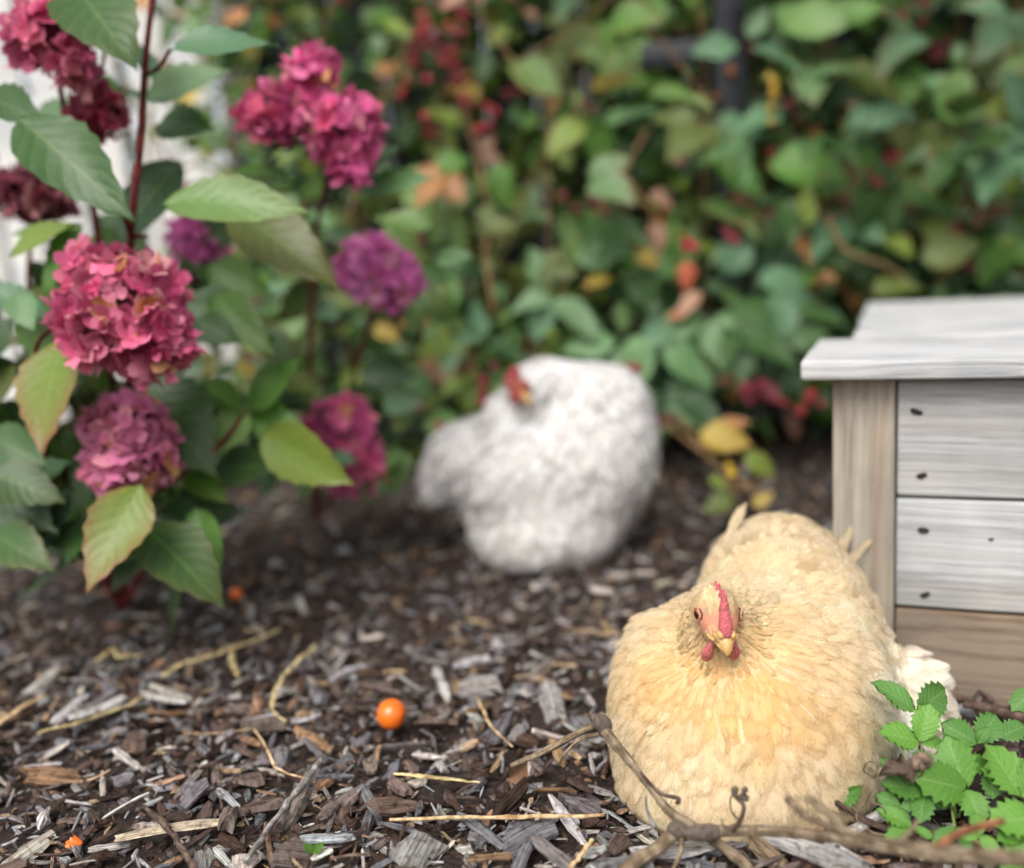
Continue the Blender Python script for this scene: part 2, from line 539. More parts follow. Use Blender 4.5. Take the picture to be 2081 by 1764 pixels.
M['fence_dark'] = mat_simple('dark_trellis_and_backing', (0.035, 0.037, 0.045), 0.6, 0.5, 40, 0.2)
M['chip_o'] = mat_chip('wood_chip_piece', 'object')
M['chip_v'] = mat_chip('wood_chip_mass', 'vertex')
M['soil'] = mat_soil()
M['twig'] = mat_twig('dry_twig', lin(158, 140, 116), lin(98, 84, 66))
M['twig_dark'] = mat_twig('dark_twig', lin(120, 100, 88), lin(66, 52, 46))
M['twig_grey'] = mat_twig('grey_stick', lin(168, 164, 160), lin(112, 106, 102))
M['straw'] = mat_twig('straw', lin(228, 200, 156), lin(196, 160, 116), 0.5)
M['straw_y'] = mat_twig('yellow_straw', lin(228, 212, 160), lin(186, 162, 104), 0.5)
M['stem_red'] = mat_twig('red_stem', lin(118, 44, 44), lin(78, 26, 30), 0.5)
M['cane'] = mat_twig('bramble_cane', lin(150, 120, 84), lin(86, 70, 44), 0.3)
M['stem_green'] = mat_twig('green_stem', lin(146, 170, 92), lin(104, 128, 62), 0.5)
M['dry_leaf'] = mat_simple('dry_leaf', lin(140, 118, 100), 0.8, scale=220, c2=lin(84, 68, 58), bumpy=0.8, dist=0.002)
M['berry'] = mat_objcol('berry', 0.35, 0.4, 250, 0.3, coat=0.2)
M['tomato'] = mat_simple('tomato_skin', (0.80, 0.17, 0.010), 0.30, scale=40, c2=(0.72, 0.12, 0.008), coat=0.3, bumpy=0.03)
M['hole'] = mat_simple('screw_hole', (0.03, 0.022, 0.018), 0.9, 0.5, 300)
M['plaster'] = mat_simple('plaster', (0.62, 0.60, 0.58), 0.9, 0.15, 12)


# ================================================================== GROUND
def nz2(x, y, seed=0.0):
    """cheap smooth noise from summed sines"""
    return (np.sin(x * 1.7 + y * 2.3 + seed) + np.sin(x * 3.9 - y * 3.1 + seed * 2.1) * 0.6
            + np.sin(x * 7.7 + y * 8.9 + seed * 1.3) * 0.35 + np.sin(-x * 15.1 + y * 13.3 + seed * 3.7) * 0.2) / 2.15


def gz(x, y):
    """ground height"""
    return 0.006 * nz2(np.asarray(x) * 5, np.asarray(y) * 5, 1.0) - 0.006


def ground():
    xs = np.concatenate([np.linspace(-40, -2.2, 14), np.linspace(-2.0, 2.0, 130), np.linspace(2.2, 40, 14)])
    ys = np.concatenate([np.linspace(-30, 0.0, 10), np.linspace(0.2, 3.2, 110), np.linspace(3.4, 60, 16)])
    X, Y = np.meshgrid(xs, ys, indexing='ij')
    Z = gz(X, Y) + 0.003 * RNG.standard_normal(X.shape) * ((np.abs(X) < 2) & (Y > 0.2) & (Y < 3.2))
    nx, ny = X.shape
    i = np.arange(nx * ny).reshape(nx, ny)
    F = np.stack([i[:-1, :-1].ravel(), i[1:, :-1].ravel(), i[1:, 1:].ravel(), i[:-1, 1:].ravel()], 1)
    o = obj('ground', mesh_np('ground', np.stack([X, Y, Z], -1).reshape(-1, 3), F, mat=M['soil']))
    tag(o, kind='structure')
    return o


GROUND = ground()

# chip prototypes -----------------------------------------------------
CHIP_COLS = {
    'pale': [lin(220, 214, 206), lin(204, 204, 206), lin(226, 216, 200), lin(190, 192, 196), lin(212, 210, 206)],
    'tan': [lin(190, 160, 128), lin(168, 136, 104), lin(176, 142, 116), lin(204, 178, 142)],
    'grey': [lin(150, 146, 144), lin(124, 120, 122), lin(164, 160, 158), lin(132, 132, 136)],
    'bark': [lin(122, 102, 92), lin(106, 88, 80), lin(132, 116, 108), lin(98, 82, 76), lin(140, 126, 118)],
    'dark': [lin(78, 60, 51), lin(66, 50, 43), lin(88, 68, 57), lin(98, 76, 64)],
}


def splinter(rs, L=1.0, W=0.2, T=0.09):
    """long split piece of wood, unit length"""
    n, k = 6, 6
    V, uv = [], []
    bend = rs.uniform(-0.05, 0.05)
    skew = rs.uniform(-1.2, 1.2)
    wob = rs.uniform(0.72, 1.1, n)
    ang0 = rs.uniform(0, 6.28)
    prof = rs.uniform(0.75, 1.15, k)
    for i in range(n):
        s = i / (n - 1)
        endw = 0.55 + 0.45 * min(1, 5 * s, 5 * (1 - s))
        for j in range(k):
            a = 2 * math.pi * j / k + 0.3
            y = math.cos(a) * W * 0.5 * wob[i] * endw * prof[j]
            z = math.sin(a) * T * 0.5 * (0.7 + 0.3 * endw) * prof[j] + bend * (s - 0.5) ** 2 * 4
            x = (s - 0.5) * L + (skew * y * (0.5 if i in (0, n - 1) else 0)) + (rs.uniform(-0.035, 0.035) if i in (0, n - 1) else 0)
            V.append((x, y, z)); uv.append((x, y + z * 0.7))
    F = [(i * k + j, i * k + (j + 1) % k, (i + 1) * k + (j + 1) % k, (i + 1) * k + j) for i in range(n - 1) for j in range(k)]
    c0, c1 = len(V), len(V) + 1
    V += [tuple(np.mean(V[:k], 0) + np.array([0.02, 0, 0])), tuple(np.mean(V[-k:], 0) - np.array([0.02, 0, 0]))]
    uv += [(0, 0), (0, 0)]
    T3 = [((j + 1) % k, j, c0) for j in range(k)] + [((n - 1) * k + j, (n - 1) * k + (j + 1) % k, c1) for j in range(k)]
    return np.array(V), [np.array(F), np.array(T3)], np.array(uv)


def flake(rs, W=0.55, T=0.1):
    """irregular plate of bark, unit length"""
    k = 9
    a = np.sort(rs.uniform(0, 2 * math.pi, k)) * 0.35 + np.arange(k) * 2 * math.pi / k * 0.65
    r = rs.uniform(0.55, 1.2, k)
    x, y = np.cos(a) * 0.5 * r, np.sin(a) * 0.5 * W * r
    curl = rs.uniform(-0.25, 0.35)
    cz = lambda X, Y: curl * (Y / W) ** 2 * W + rs.uniform(-0.02, 0.02, np.shape(X))
    V = [np.stack([x, y, cz(x, y) - T * 0.5], 1), np.stack([x * 0.97, y * 0.97, cz(x, y) + T * 0.35 * rs.uniform(0.4, 1, k)], 1),
         np.stack([x * 0.5, y * 0.5, cz(x, y) * 0.3 + T * 0.55 * rs.uniform(0.5, 1.3, k)], 1),
         np.array([[0, 0, T * 0.6], [0, 0, -T * 0.5]])]
    V = np.concatenate(V)
    q, t = [], []
    for j in range(k):
        j2 = (j + 1) % k
        q += [(j, j2, k + j2, k + j), (k + j, k + j2, 2 * k + j2, 2 * k + j)]
        t += [(2 * k + j, 2 * k + j2, 3 * k), (j2, j, 3 * k + 1)]
    return V, [np.array(q), np.array(t)], V[:, :2].copy()


def crumb(rs):
    P = np.array([(1, 0, 0), (-1, 0, 0), (0, 1, 0), (0, -1, 0), (0, 0, 1), (0, 0, -1)], float) * 0.5
    P *= np.array([1, rs.uniform(0.4, 0.9), rs.uniform(0.25, 0.5)])
    P += rs.uniform(-0.14, 0.14, P.shape)
    F = np.array([(0, 2, 4), (2, 1, 4), (1, 3, 4), (3, 0, 4), (2, 0, 5), (1, 2, 5), (3, 1, 5), (0, 3, 5)])
    return P, [F], P[:, :2].copy()


def build_mulch():
    rs = np.random.default_rng(5)
    spl = [splinter(rs, W=rs.uniform(0.12, 0.3), T=rs.uniform(0.06, 0.12)) for _ in range(12)]
    flk = [flake(rs, W=rs.uniform(0.26, 0.62), T=rs.uniform(0.07, 0.16)) for _ in range(12)]
    crm = [crumb(rs) for _ in range(10)]
    LREF = 0.035

    def proto(kind, k, d):
        V, F, uv = d
        me = mesh_np('wood_chip_' + kind, V, F, uv=uv * LREF, smooth=False, mat=M['chip_o'])
        return me
    pm = {('s', i): proto('splinter', i, d) for i, d in enumerate(spl)}
    pm.update({('f', i): proto('flake', i, d) for i, d in enumerate(flk)})

    def pick(zone, size):
        r = rs.random()
        if zone == 's':
            key = 'pale' if r < 0.46 else 'tan' if r < 0.62 else 'grey' if r < 0.86 else 'bark'
        else:
            key = 'bark' if r < 0.36 else 'dark' if r < 0.54 else 'grey' if r < 0.84 else 'tan' if r < 0.92 else 'pale'
        c = CHIP_COLS[key][rs.integers(len(CHIP_COLS[key]))]
        return np.clip(c * rs.uniform(0.75, 1.15) * (1 + rs.uniform(-0.04, 0.04, 3)), 0, 1)

    # --- the nearest chips, one object each
    hen = np.array([0.155, 0.86])
    n, tries, placed = 0, 0, []
    while n < 300 and tries < 20000:
        tries += 1
        y = 0.63 + 0.45 * rs.random() ** 1.5
        x = rs.uniform(-0.62, 0.60) * (0.55 + 0.5 * y)
        if (x - 0.165) ** 2 / 0.10 ** 2 + (y - 0.85) ** 2 / 0.13 ** 2 < 1: continue
        if x > 0.30 and y > 0.72: continue
        kind = 's' if rs.random() < 0.52 else 'f'
        L = 0.022 + 0.058 * rs.random() ** 1.6 if kind == 's' else 0.019 + 0.048 * rs.random() ** 1.5
        if any((x - a) ** 2 + (y - b) ** 2 < (0.22 * (L + l)) ** 2 for a, b, l in placed): continue
        placed.append((x, y, L))
        o = bpy.data.objects.new('wood_chip', pm[(kind, int(rs.integers(12)))])
        o.parent = GROUND
        COL.objects.link(o)
        o.location = (x, y, float(gz(x, y)) + rs.uniform(0.006, 0.016))
        o.rotation_euler = (rs.normal(0, 0.38), rs.normal(0, 0.26), rs.uniform(0, 6.283))
        wz = rs.uniform(0.8, 1.3)
        o.scale = (L, L * wz, L * rs.uniform(0.8, 1.3))
        o.color = (*pick(kind, L), 1)
        n += 1

    # --- the rest of the mulch, one mass
    VV, QQ, TT, CC, UU = [], [], [], [], []
    base = 0

    def add(d, L, loc, rot, col, sc):
        nonlocal base
        V, F, uv = d
        R = np.array(rot.to_matrix())
        V2 = (V * sc * L) @ R.T + loc
        VV.append(V2); UU.append(uv * L + rs.uniform(0, 9, 2)); CC.append(np.tile(col, (len(V), 1)))
        for f in F:
            (QQ if f.shape[1] == 4 else TT).append(f + base)
        base += len(V)
    from mathutils import Euler

    def scatter(num, ylo, yhi, pw, smin, smax, kinds, zlo, zhi, tilt):
        for _ in range(num):
            y = ylo + (yhi - ylo) * rs.random() ** pw
            x = rs.uniform(-0.72, 0.72) * (0.35 + 0.75 * y)
            if ((x - 0.165) / 0.09) ** 2 + ((y - 0.85) / 0.12) ** 2 < 1: continue
            k = kinds[rs.integers(len(kinds))]
            L = rs.uniform(smin, smax)
            d = spl[rs.integers(12)] if k == 's' else flk[rs.integers(12)] if k == 'f' else crm[rs.integers(10)]
            if k == 'c':
                L *= 0.6
                r = rs.random()
                key = 'dark' if r < 0.42 else 'bark' if r < 0.74 else 'grey' if r < 0.9 else 'tan'
                col = CHIP_COLS[key][rs.integers(4)] * rs.uniform(0.7, 1.2)
            else:
                col = pick(k, L)
                if k == 's' and rs.random() < 0.3: col = CHIP_COLS['dark'][rs.integers(4)]
            add(d, L, np.array([x, y, float(gz(x, y)) + rs.uniform(zlo, zhi)]),
                Euler((rs.normal(0, tilt), rs.normal(0, tilt), rs.uniform(0, 6.283))), col,
                np.array([1, rs.uniform(0.8, 1.3), rs.uniform(0.8, 1.4)]))
    scatter(10500, 0.58, 1.5, 1.4, 0.006, 0.02, 'cccffss', -0.002, 0.010, 0.5)     # crumbs and bits
    scatter(2600, 0.58, 1.15, 1.2, 0.014, 0.034, 'ssfff', 0.0, 0.010, 0.30)
    scatter(5200, 0.95, 2.1, 1.0, 0.010, 0.038, 'ssffc', 0.0, 0.012, 0.35)
    me = mesh_np('fine_mulch', np.concatenate(VV), [np.concatenate(QQ), np.concatenate(TT)], col=np.concatenate(CC), uv=np.concatenate(UU), smooth=False, mat=M['chip_v'])
    o = obj('fine_mulch', me, GROUND)
    o['kind'] = 'stuff'


build_mulch()


# ================================================================== WOODEN BOX
def board_mesh(name, L, W, T, mat, bev=0.003, seg=2, wob=0.0003):
    """plank: length along X, width along Z, thickness along Y, origin at its centre"""
    bm = bmesh.new()
    bmesh.ops.create_cube(bm, size=1)
    for v in bm.verts:
        v.co = Vector((v.co.x * L, v.co.y * T, v.co.z * W))
    cuts = [e for e in bm.edges if abs((e.verts[0].co - e.verts[1].co).x) > L * 0.5]
    bmesh.ops.subdivide_edges(bm, edges=cuts, cuts=10)
    sharp = [e for e in bm.edges if len(e.link_faces) == 2 and e.calc_face_angle(0) > 0.5]
    bmesh.ops.bevel(bm, geom=sharp, offset=bev, segments=seg, affect='EDGES', profile=0.6)
    for v in bm.verts:
        v.co += Vector((0, math.sin(v.co.x * 31 + v.co.z * 40) * wob, math.sin(v.co.x * 23 + 1) * wob))
    me = bpy.data.meshes.new(name)
    bm.to_mesh(me); bm.free()
    for p in me.polygons: p.use_smooth = True
    me.materials.append(mat)
    return me


YAW = math.radians(-21.5)
BX = np.array([math.cos(YAW), math.sin(YAW), 0])
BY = np.array([-math.sin(YAW), math.cos(YAW), 0])
BO = np.array([0.371, 0.934, 0]) - 0.058 * BX       # outer foot of the front post
BOX_R = Matrix.Rotation(YAW, 4, 'Z')


def build_box():
    root = empty('wooden_box', BO)
    root.rotation_euler = (0, 0, YAW)
    tag(root, 'weathered grey wooden garden box with overhanging plank lid behind the buff hen', 'box')

    def put(name, me, x, y, z, rot=(0, 0, 0)):
        o = obj(name, me, root)
        o.location = (x, y, z); o.rotation_euler = rot
        return o
    Wd, D, Ht = 1.0, 0.86, 0.318
    # corner posts: grain runs upward
    for x, y in ((0.029, 0.02), (Wd - 0.029, 0.02), (0.029, D - 0.02), (Wd - 0.029, D - 0.02)):
        put('corner_post', board_mesh('corner_post', Ht, 0.058, 0.04, M['wood_post'], 0.003), x, y, Ht / 2, (0, math.radians(90), math.radians(0)))
    rows = [(0.2015, 0.315, 'wood_pale'), (0.0885, 0.1985, 'wood_pale'), (-0.02, 0.0855, 'wood_brown')]
    for z0, z1, mt in rows:
        put('front_board', board_mesh('front_board', Wd - 0.119, z1 - z0, 0.02, M[mt]), Wd / 2, 0.012, (z0 + z1) / 2)
        put('back_board', board_mesh('back_board', Wd - 0.119, z1 - z0, 0.02, M[mt]), Wd / 2, D - 0.012, (z0 + z1) / 2)
        for xx in (0.014, Wd - 0.014):
            put('side_board', board_mesh('side_board', D - 0.085, z1 - z0, 0.02, M[mt]), xx, D / 2, (z0 + z1) / 2, (0, 0, math.radians(90)))
    # lid planks, front one thicker looking with a rounded nose; rear ones start further in
    y = -0.03
    for w, x0, dz in ((0.115, -0.028, 0.0), (0.112, -0.027, -0.0006), (0.112, 0.010, 0.0004), (0.112, 0.012, -0.0004), (0.112, 0.010, 0.0), (0.112, 0.011, 0.0004), (0.112, 0.010, 0.0), (0.10, 0.011, 0.0)):
        put('lid_board', board_mesh('lid_board', Wd + 0.03 - x0, 0.019, w, M['wood_pale'], 0.004, 3), (Wd + 0.03 + x0) / 2, y + w / 2, Ht + 0.0115 + dz)
        y += w + 0.004
    # screw holes in the front boards: ragged discs on the face, the hole's shade put into their colour
    rs = random.Random(3)
    bm = bmesh.new()
    ring = []
    for k in range(10):
        a = 2 * math.pi * k / 10
        r = 0.0032 * (1 + 0.55 * abs(math.cos(a)) ** 3) * rs.uniform(0.8, 1.15)
        ring.append(bm.verts.new((math.cos(a) * r, -0.0004, math.sin(a) * r * 0.75)))
    inner = [bm.verts.new((v.co.x * 0.5, 0.0001, v.co.z * 0.5)) for v in ring]
    back = bm.verts.new((0, 0.0004, 0))
    for k in range(10):
        k2 = (k + 1) % 10
        bm.faces.new((ring[k], ring[k2], inner[k2], inner[k])); bm.faces.new((inner[k], inner[k2], back))
    hole = bpy.data.meshes.new('screw_hole'); bm.to_mesh(hole); bm.free()
    hole.materials.append(M['hole'])
    for xs_, ys_, sc in ((1862, 837, 1), (1873, 967, 1), (1876, 1078, 1), (1880, 1209, 0.9), (2014, 1096, 0.45), (1876, 1332, 1.1)):
        # where the front face is met by the line of sight
        v = CW + (xs_ - CXU) / FU * CR + (CYU - ys_) / FU * CU
        q0 = BO + 0.002 * BY
        t = np.dot(q0 - CAM, BY) / np.dot(v, BY)
        p = CAM + t * v - BO
        o = put('screw_hole', hole, float(np.dot(p, BX)), 0.0014, float(p[2]))
        o.scale = (sc * rs.uniform(1.0, 1.5), 1, sc * rs.uniform(1.0, 1.5)); o.rotation_euler = (0, rs.uniform(-0.5, 0.5), 0)


build_box()


# ================================================================== HENS
def smin(a, b, k):
    h = np.clip(0.5 + 0.5 * (b - a) / k, 0, 1)
    return b * (1 - h) + a * h - k * h * (1 - h)


class Shape:
    """smoothly joined ellipsoids and tapered capsules"""
    def __init__(self): self.items = []

    def ell(self, c, r, k=0.03, rot=None):
        self.items.append(('e', np.asarray(c, float), np.asarray(r, float), k, rot)); return self

    def cap(self, a, b, ra, rb, k=0.03):
        self.items.append(('c', np.asarray(a, float), np.asarray(b, float), (ra, rb), k)); return self

    def d(self, P):
        out = None
        for it in self.items:
            if it[0] == 'e':
                q = P - it[1]
                if it[4] is not None: q = q @ it[4]
                k0 = np.linalg.norm(q / it[2], axis=-1)
                k1 = np.linalg.norm(q / it[2] ** 2, axis=-1) + 1e-9
                v = k0 * (k0 - 1) / k1; k = it[3]
            else:
                a, b = it[1], it[2]; ab = b - a
                t = np.clip(((P - a) @ ab) / (ab @ ab), 0, 1)
                v = np.linalg.norm(P - a - t[..., None] * ab, axis=-1) - (it[3][0] + (it[3][1] - it[3][0]) * t); k = it[4]
            out = v if out is None else smin(out, v, k)
        return out

    def grad(self, P, e=5e-4):
        g = np.stack([self.d(P + np.eye(3)[i] * e) - self.d(P - np.eye(3)[i] * e) for i in range(3)], -1)
        return g / (np.linalg.norm(g, axis=-1, keepdims=True) + 1e-9)

    def mesh(self, lo, hi, h):
        ax = [np.arange(lo[i], hi[i] + h, h) for i in range(3)]
        G = np.stack(np.meshgrid(*ax, indexing='ij'), -1)
        f = self.d(G.reshape(-1, 3)).reshape(G.shape[:3])
        s = f < 0
        cs = sum(s[i:s.shape[0] - 1 + i, j:s.shape[1] - 1 + j, k:s.shape[2] - 1 + k].astype(int) for i in (0, 1) for j in (0, 1) for k in (0, 1))
        act = (cs > 0) & (cs < 8)
        idx = -np.ones(act.shape, int); idx[act] = np.arange(act.sum())
        V = G[:-1, :-1, :-1][act] + h / 2
        for _ in range(4):
            V = V - self.grad(V) * np.clip(self.d(V), -h, h)[:, None] * 0.9
        Q = []
        for ax_ in range(3):
            o1, o2 = (ax_ + 1) % 3, (ax_ + 2) % 3
            sl0 = [slice(None)] * 3; sl1 = [slice(None)] * 3
            sl0[ax_] = slice(0, -1); sl1[ax_] = slice(1, None)
            ch = s[tuple(sl0)] != s[tuple(sl1)]
            I = np.argwhere(ch)
            up = s[tuple(sl0)][ch]
            ok = (I[:, o1] > 0) & (I[:, o2] > 0) & (I[:, o1] < act.shape[o1]) & (I[:, o2] < act.shape[o2])
            I, up = I[ok], up[ok]
            c = []
            for a, b in ((-1, -1), (0, -1), (0, 0), (-1, 0)):
                J = I.copy(); J[:, o1] += a; J[:, o2] += b
                c.append(idx[J[:, 0], J[:, 1], J[:, 2]])
            c = np.stack(c, 1)
            c[~up] = c[~up][:, ::-1]
            Q.append(c)
        Q = np.concatenate(Q)
        return V, Q[(Q >= 0).all(1)]


def unit(v): return v / (np.linalg.norm(v, axis=-1, keepdims=True) + 1e-9)


def surface_points(V, Q, n, rs):
    A, B, C_, D_ = (V[Q[:, i]] for i in range(4))
    ar = np.linalg.norm(np.cross(C_ - A, D_ - B), axis=1)
    f = rs.choice(len(Q), n, p=ar / ar.sum())
    s, t = rs.random((n, 1)), rs.random((n, 1))
    return (A[f] * (1 - s) + B[f] * s) * (1 - t) + (D_[f] * (1 - s) + C_[f] * s) * t


def thin(P, rad):
    """keep points so that neighbours are at least rad (per point) apart"""
    cell = float(rad.max())
    grid, keep = {}, []
    for i, p in enumerate(P):
        k = (int(p[0] // cell), int(p[1] // cell), int(p[2] // cell))
        ok = True
        for a in (-1, 0, 1):
            for b in (-1, 0, 1):
                for c in (-1, 0, 1):
                    for j in grid.get((k[0] + a, k[1] + b, k[2] + c), ()):
                        if (P[j][0] - p[0]) ** 2 + (P[j][1] - p[1]) ** 2 + (P[j][2] - p[2]) ** 2 < rad[i] ** 2:
                            ok = False; break
                    if not ok: break
                if not ok: break
            if not ok: break
        if ok:
            grid.setdefault(k, []).append(i); keep.append(i)
    return np.array(keep)


def feathers(shape, P, T, L, W, lift, cbase, ctip, nb=12, rs=None, hug=1.0, fray=0.12, shaft=None, zmin=None, curl=None):
    """N feathers as fans of barbs lying on the shape.  P roots, T flow directions, L/W/lift arrays,
    cbase/ctip colours (N,3).  returns V, F list, colours"""
    n = len(P)
    Nn = shape.grad(P)
    T = unit(T - (T * Nn).sum(1, keepdims=True) * Nn)
    B = np.cross(Nn, T)
    twist = rs.normal(0, 0.12, (n, 1))
    T, B = unit(T * np.cos(twist) + B * np.sin(twist)), unit(B * np.cos(twist) - T * np.sin(twist))
    s = np.linspace(0.08, 1.0, nb)
    side = np.array([-1.0, 1.0])
    S, SD = np.meshgrid(s, side, indexing='ij'); S, SD = S.ravel(), SD.ravel()      # 2*nb barbs
    m = len(S)
    jit = 1 + rs.uniform(-fray * 1.3, fray * 0.6, (n, m))
    a_e = 0.22 + 0.78 * np.sin(S * math.pi / 2)
    prof_ = np.where(a_e > 0.55, np.sqrt(np.clip(1 - ((a_e - 0.55) / 0.45) ** 2, 0, 1)), 0.55 + 0.45 * (a_e - 0.22) / 0.33)
    al0 = L[:, None] * S[None] * 0.80
    ex = (L[:, None] * a_e[None] - al0) * jit
    ey = W[:, None] / 2 * prof_[None] * jit * (1 + rs.normal(0, 0.06, (n, m)))
    ln = np.sqrt(ex ** 2 + ey ** 2) + 1e-6
    dx, dy = ex / ln, ey / ln
    bw = (L[:, None] / nb) * 1.15 * np.ones((n, m))
    vert_al, vert_la, vert_w = [], [], []
    for q, wq, bend in ((0.0, 1.0, 0), (0.55, 0.8, -0.03)):
        cx, cy = al0 + ln * (q * dx + bend), ln * q * dy
        for e in (-0.5, 0.5):
            vert_al.append(cx + e * bw * wq * dy); vert_la.append(cy - e * bw * wq * dx); vert_w.append(np.full((n, m), q))
    vert_al.append(al0 + ex); vert_la.append(ey); vert_w.append(np.full((n, m), 1.0))
    AL = np.stack(vert_al, -1); LA = np.stack(vert_la, -1) * SD[None, :, None]; WQ = np.stack(vert_w, -1)    # (n,m,5)
    sl = np.clip(AL / L[:, None, None], 0, 1.3)
    pos = P[:, None, None] + AL[..., None] * T[:, None, None] + LA[..., None] * B[:, None, None]
    pos = pos.reshape(-1, 3)
    off = -0.0012 + lift[:, None, None] * L[:, None, None] * sl + rs.uniform(0, 0.0010, (n, 1, 1)) + rs.uniform(0, 0.0004, (n, m, 1)) + 0 * AL
    off = off - 0.07 * np.abs(LA) * (sl > 0)                     # vane edges droop
    if curl is not None: off = off + curl[:, None, None] * L[:, None, None] * sl ** 3
    off = off.ravel()
    for _ in range(2 if hug else 0):
        pos = pos - shape.grad(pos) * ((shape.d(pos) - off) * hug)[:, None]
    if zmin is not None:
        pos[:, 2] = np.maximum(pos[:, 2], zmin)
    base = np.arange(n * m)[:, None] * 5
    q = base + np.array([[0, 1, 3, 2]])
    t = base + np.array([[2, 3, 4]])
    kc = np.clip(np.maximum(np.clip(sl - 0.72, 0, 1) * 2.6, WQ ** 2.5 * 0.9), 0, 1)[..., None]
    col = cbase[:, None, None] * (1 - kc) + ctip[:, None, None] * kc
    col = col * (1 + rs.normal(0, 0.05, (n, m, 1, 1)))
    V, Fq, Ft, Cc = [pos], [q], [t], [col.reshape(-1, 3)]
    if shaft is not None:
        sel = np.where(shaft > 0)[0]
        k = len(sel)
        st = np.linspace(0.02, 0.97, 5)
        pp = []
        for e in (-1, 1):
            w = 0.00045 * (1 - 0.7 * st)
            pp.append(P[sel][:, None] + (L[sel][:, None] * st)[..., None] * T[sel][:, None] + (e * w)[None, :, None] * B[sel][:, None])
        R = np.stack(pp, 2).reshape(-1, 3)              # (k,5,2)
        of = (-0.0004 + lift[sel][:, None] * L[sel][:, None] * st + 0.0012).repeat(2, 1).ravel()
        for _ in range(2):
            R = R - shape.grad(R) * ((shape.d(R) - of) * hug)[:, None]
        if zmin is not None: R[:, 2] = np.maximum(R[:, 2], zmin)
        b0 = len(pos) + np.arange(k)[:, None] * 10
        rq = np.concatenate([b0 + np.array([[2 * i, 2 * i + 1, 2 * i + 3, 2 * i + 2]]) for i in range(4)])
        V.append(R); Fq.append(rq)
        sc = np.clip(ctip[sel] * 1.05 + 0.02, 0, 0.9)
        Cc.append(np.repeat(sc, 10, 0))
    return np.concatenate(V), [np.concatenate(Fq), t], np.concatenate(Cc)


def vanes(shape, P, T, L, W, lift, cbase, ctip, rs, zmin=None, rows=8, id0=1):
    """N feathers as soft vanes lying on the shape; returns V, quads, colours, uv"""
    n = len(P)
    Nn = shape.grad(P)
    T = unit(T - (T * Nn).sum(1, keepdims=True) * Nn)
    B = np.cross(Nn, T)
    tw = rs.normal(0, 0.12, (n, 1))
    T, B = unit(T * np.cos(tw) + B * np.sin(tw)), unit(B * np.cos(tw) - T * np.sin(tw))
    s = np.linspace(0, 1, rows + 1); v = np.array([-1, -0.5, 0, 0.5, 1.0])
    S, Vv = np.meshgrid(s, v, indexing='ij'); S, Vv = S.ravel(), Vv.ravel()
    m = len(S)
    prof_ = np.where(S > 0.52, np.sqrt(np.clip(1 - ((S - 0.52) / 0.50) ** 2, 0, 1)), 0.45 + 0.55 * np.sin(S / 0.52 * math.pi / 2))
    bend = rs.normal(0, 0.06, (n, 1))
    AL = L[:, None] * S[None]
    LA = W[:, None] / 2 * (prof_ * Vv)[None] + bend * L[:, None] * (S ** 2)[None]
    pos = (P[:, None] + AL[..., None] * T[:, None] + LA[..., None] * B[:, None]).reshape(-1, 3)
    off = -0.0012 + lift[:, None] * L[:, None] * S[None] + rs.uniform(0, 0.0012, (n, 1)) - 0.10 * W[:, None] / 2 * (np.abs(Vv) ** 2 * prof_)[None]
    off = off.ravel()
    for _ in range(2):
        pos = pos - shape.grad(pos) * (shape.d(pos) - off)[:, None]
    if zmin is not None: pos[:, 2] = np.maximum(pos[:, 2], zmin)
    c5 = 5
    q = np.array([(i * c5 + j, (i + 1) * c5 + j, (i + 1) * c5 + j + 1, i * c5 + j + 1) for i in range(rows) for j in range(4)])
    q = (np.arange(n)[:, None, None] * m + q[None]).reshape(-1, 4)
    kc = np.clip(np.maximum((S - 0.45) * 1.8, np.abs(Vv) ** 2 * 0.9), 0, 1)[None, :, None]
    col = (cbase[:, None] * (1 - kc) + ctip[:, None] * kc).reshape(-1, 3)
    uv = np.stack([(S[None] * 0.98 + (np.arange(n)[:, None] + id0)).ravel(), np.tile(Vv + 2.0, n)], 1)
    return pos, q, np.clip(col, 0, 0.93), uv


def merge(parts):
    V, Q, T, C = [], [], [], []
    b = 0
    for v, f, c in parts:
        V.append(v); C.append(c)
        for g in f: (Q if g.shape[1] == 4 else T).append(g + b)
        b += len(v)
    return np.concatenate(V), [np.concatenate(x) for x in (Q, T) if x], np.clip(np.concatenate(C), 0, 0.93)


def plumage(name, A, root):
    b, VV, QQ, CC, UU = 0, [], [], [], []
    for v, q, c, uv in A:
        VV.append(v); QQ.append(q + b); CC.append(c); UU.append(uv); b += len(v)
    o = to_parent(obj(name, mesh_np(name, np.concatenate(VV), np.concatenate(QQ), col=np.concatenate(CC), uv=np.concatenate(UU), mat=M['vane'])), root)
    o['kind'] = 'stuff'
    return o


def blob(name, shape, lo, hi, h, mat, colfn):
    V, Q = shape.mesh(np.asarray(lo), np.asarray(hi), h)
    return mesh_np(name, V, Q, col=colfn(V), mat=mat)


# ---------------------------------------------------------------- buff hen (front)
HEAD = px(1455, 1244, 0.775)
yaw_h = math.radians(2)
pit_h = math.radians(14)
HF = np.array([math.sin(yaw_h) * math.cos(pit_h), -math.cos(yaw_h) * math.cos(pit_h), -math.sin(pit_h)])
HR = unit(np.cross(np.array([0.06, 0, 1.0]), HF)) * 1.0            # head's left, which is the picture's right
HU = np.cross(HF, HR)
hl = lambda x, y, z: HEAD + x * HR + y * HF + z * HU              # x to the picture's right, y beak, z up
HROT = np.stack([HR, HF, HU], 1)


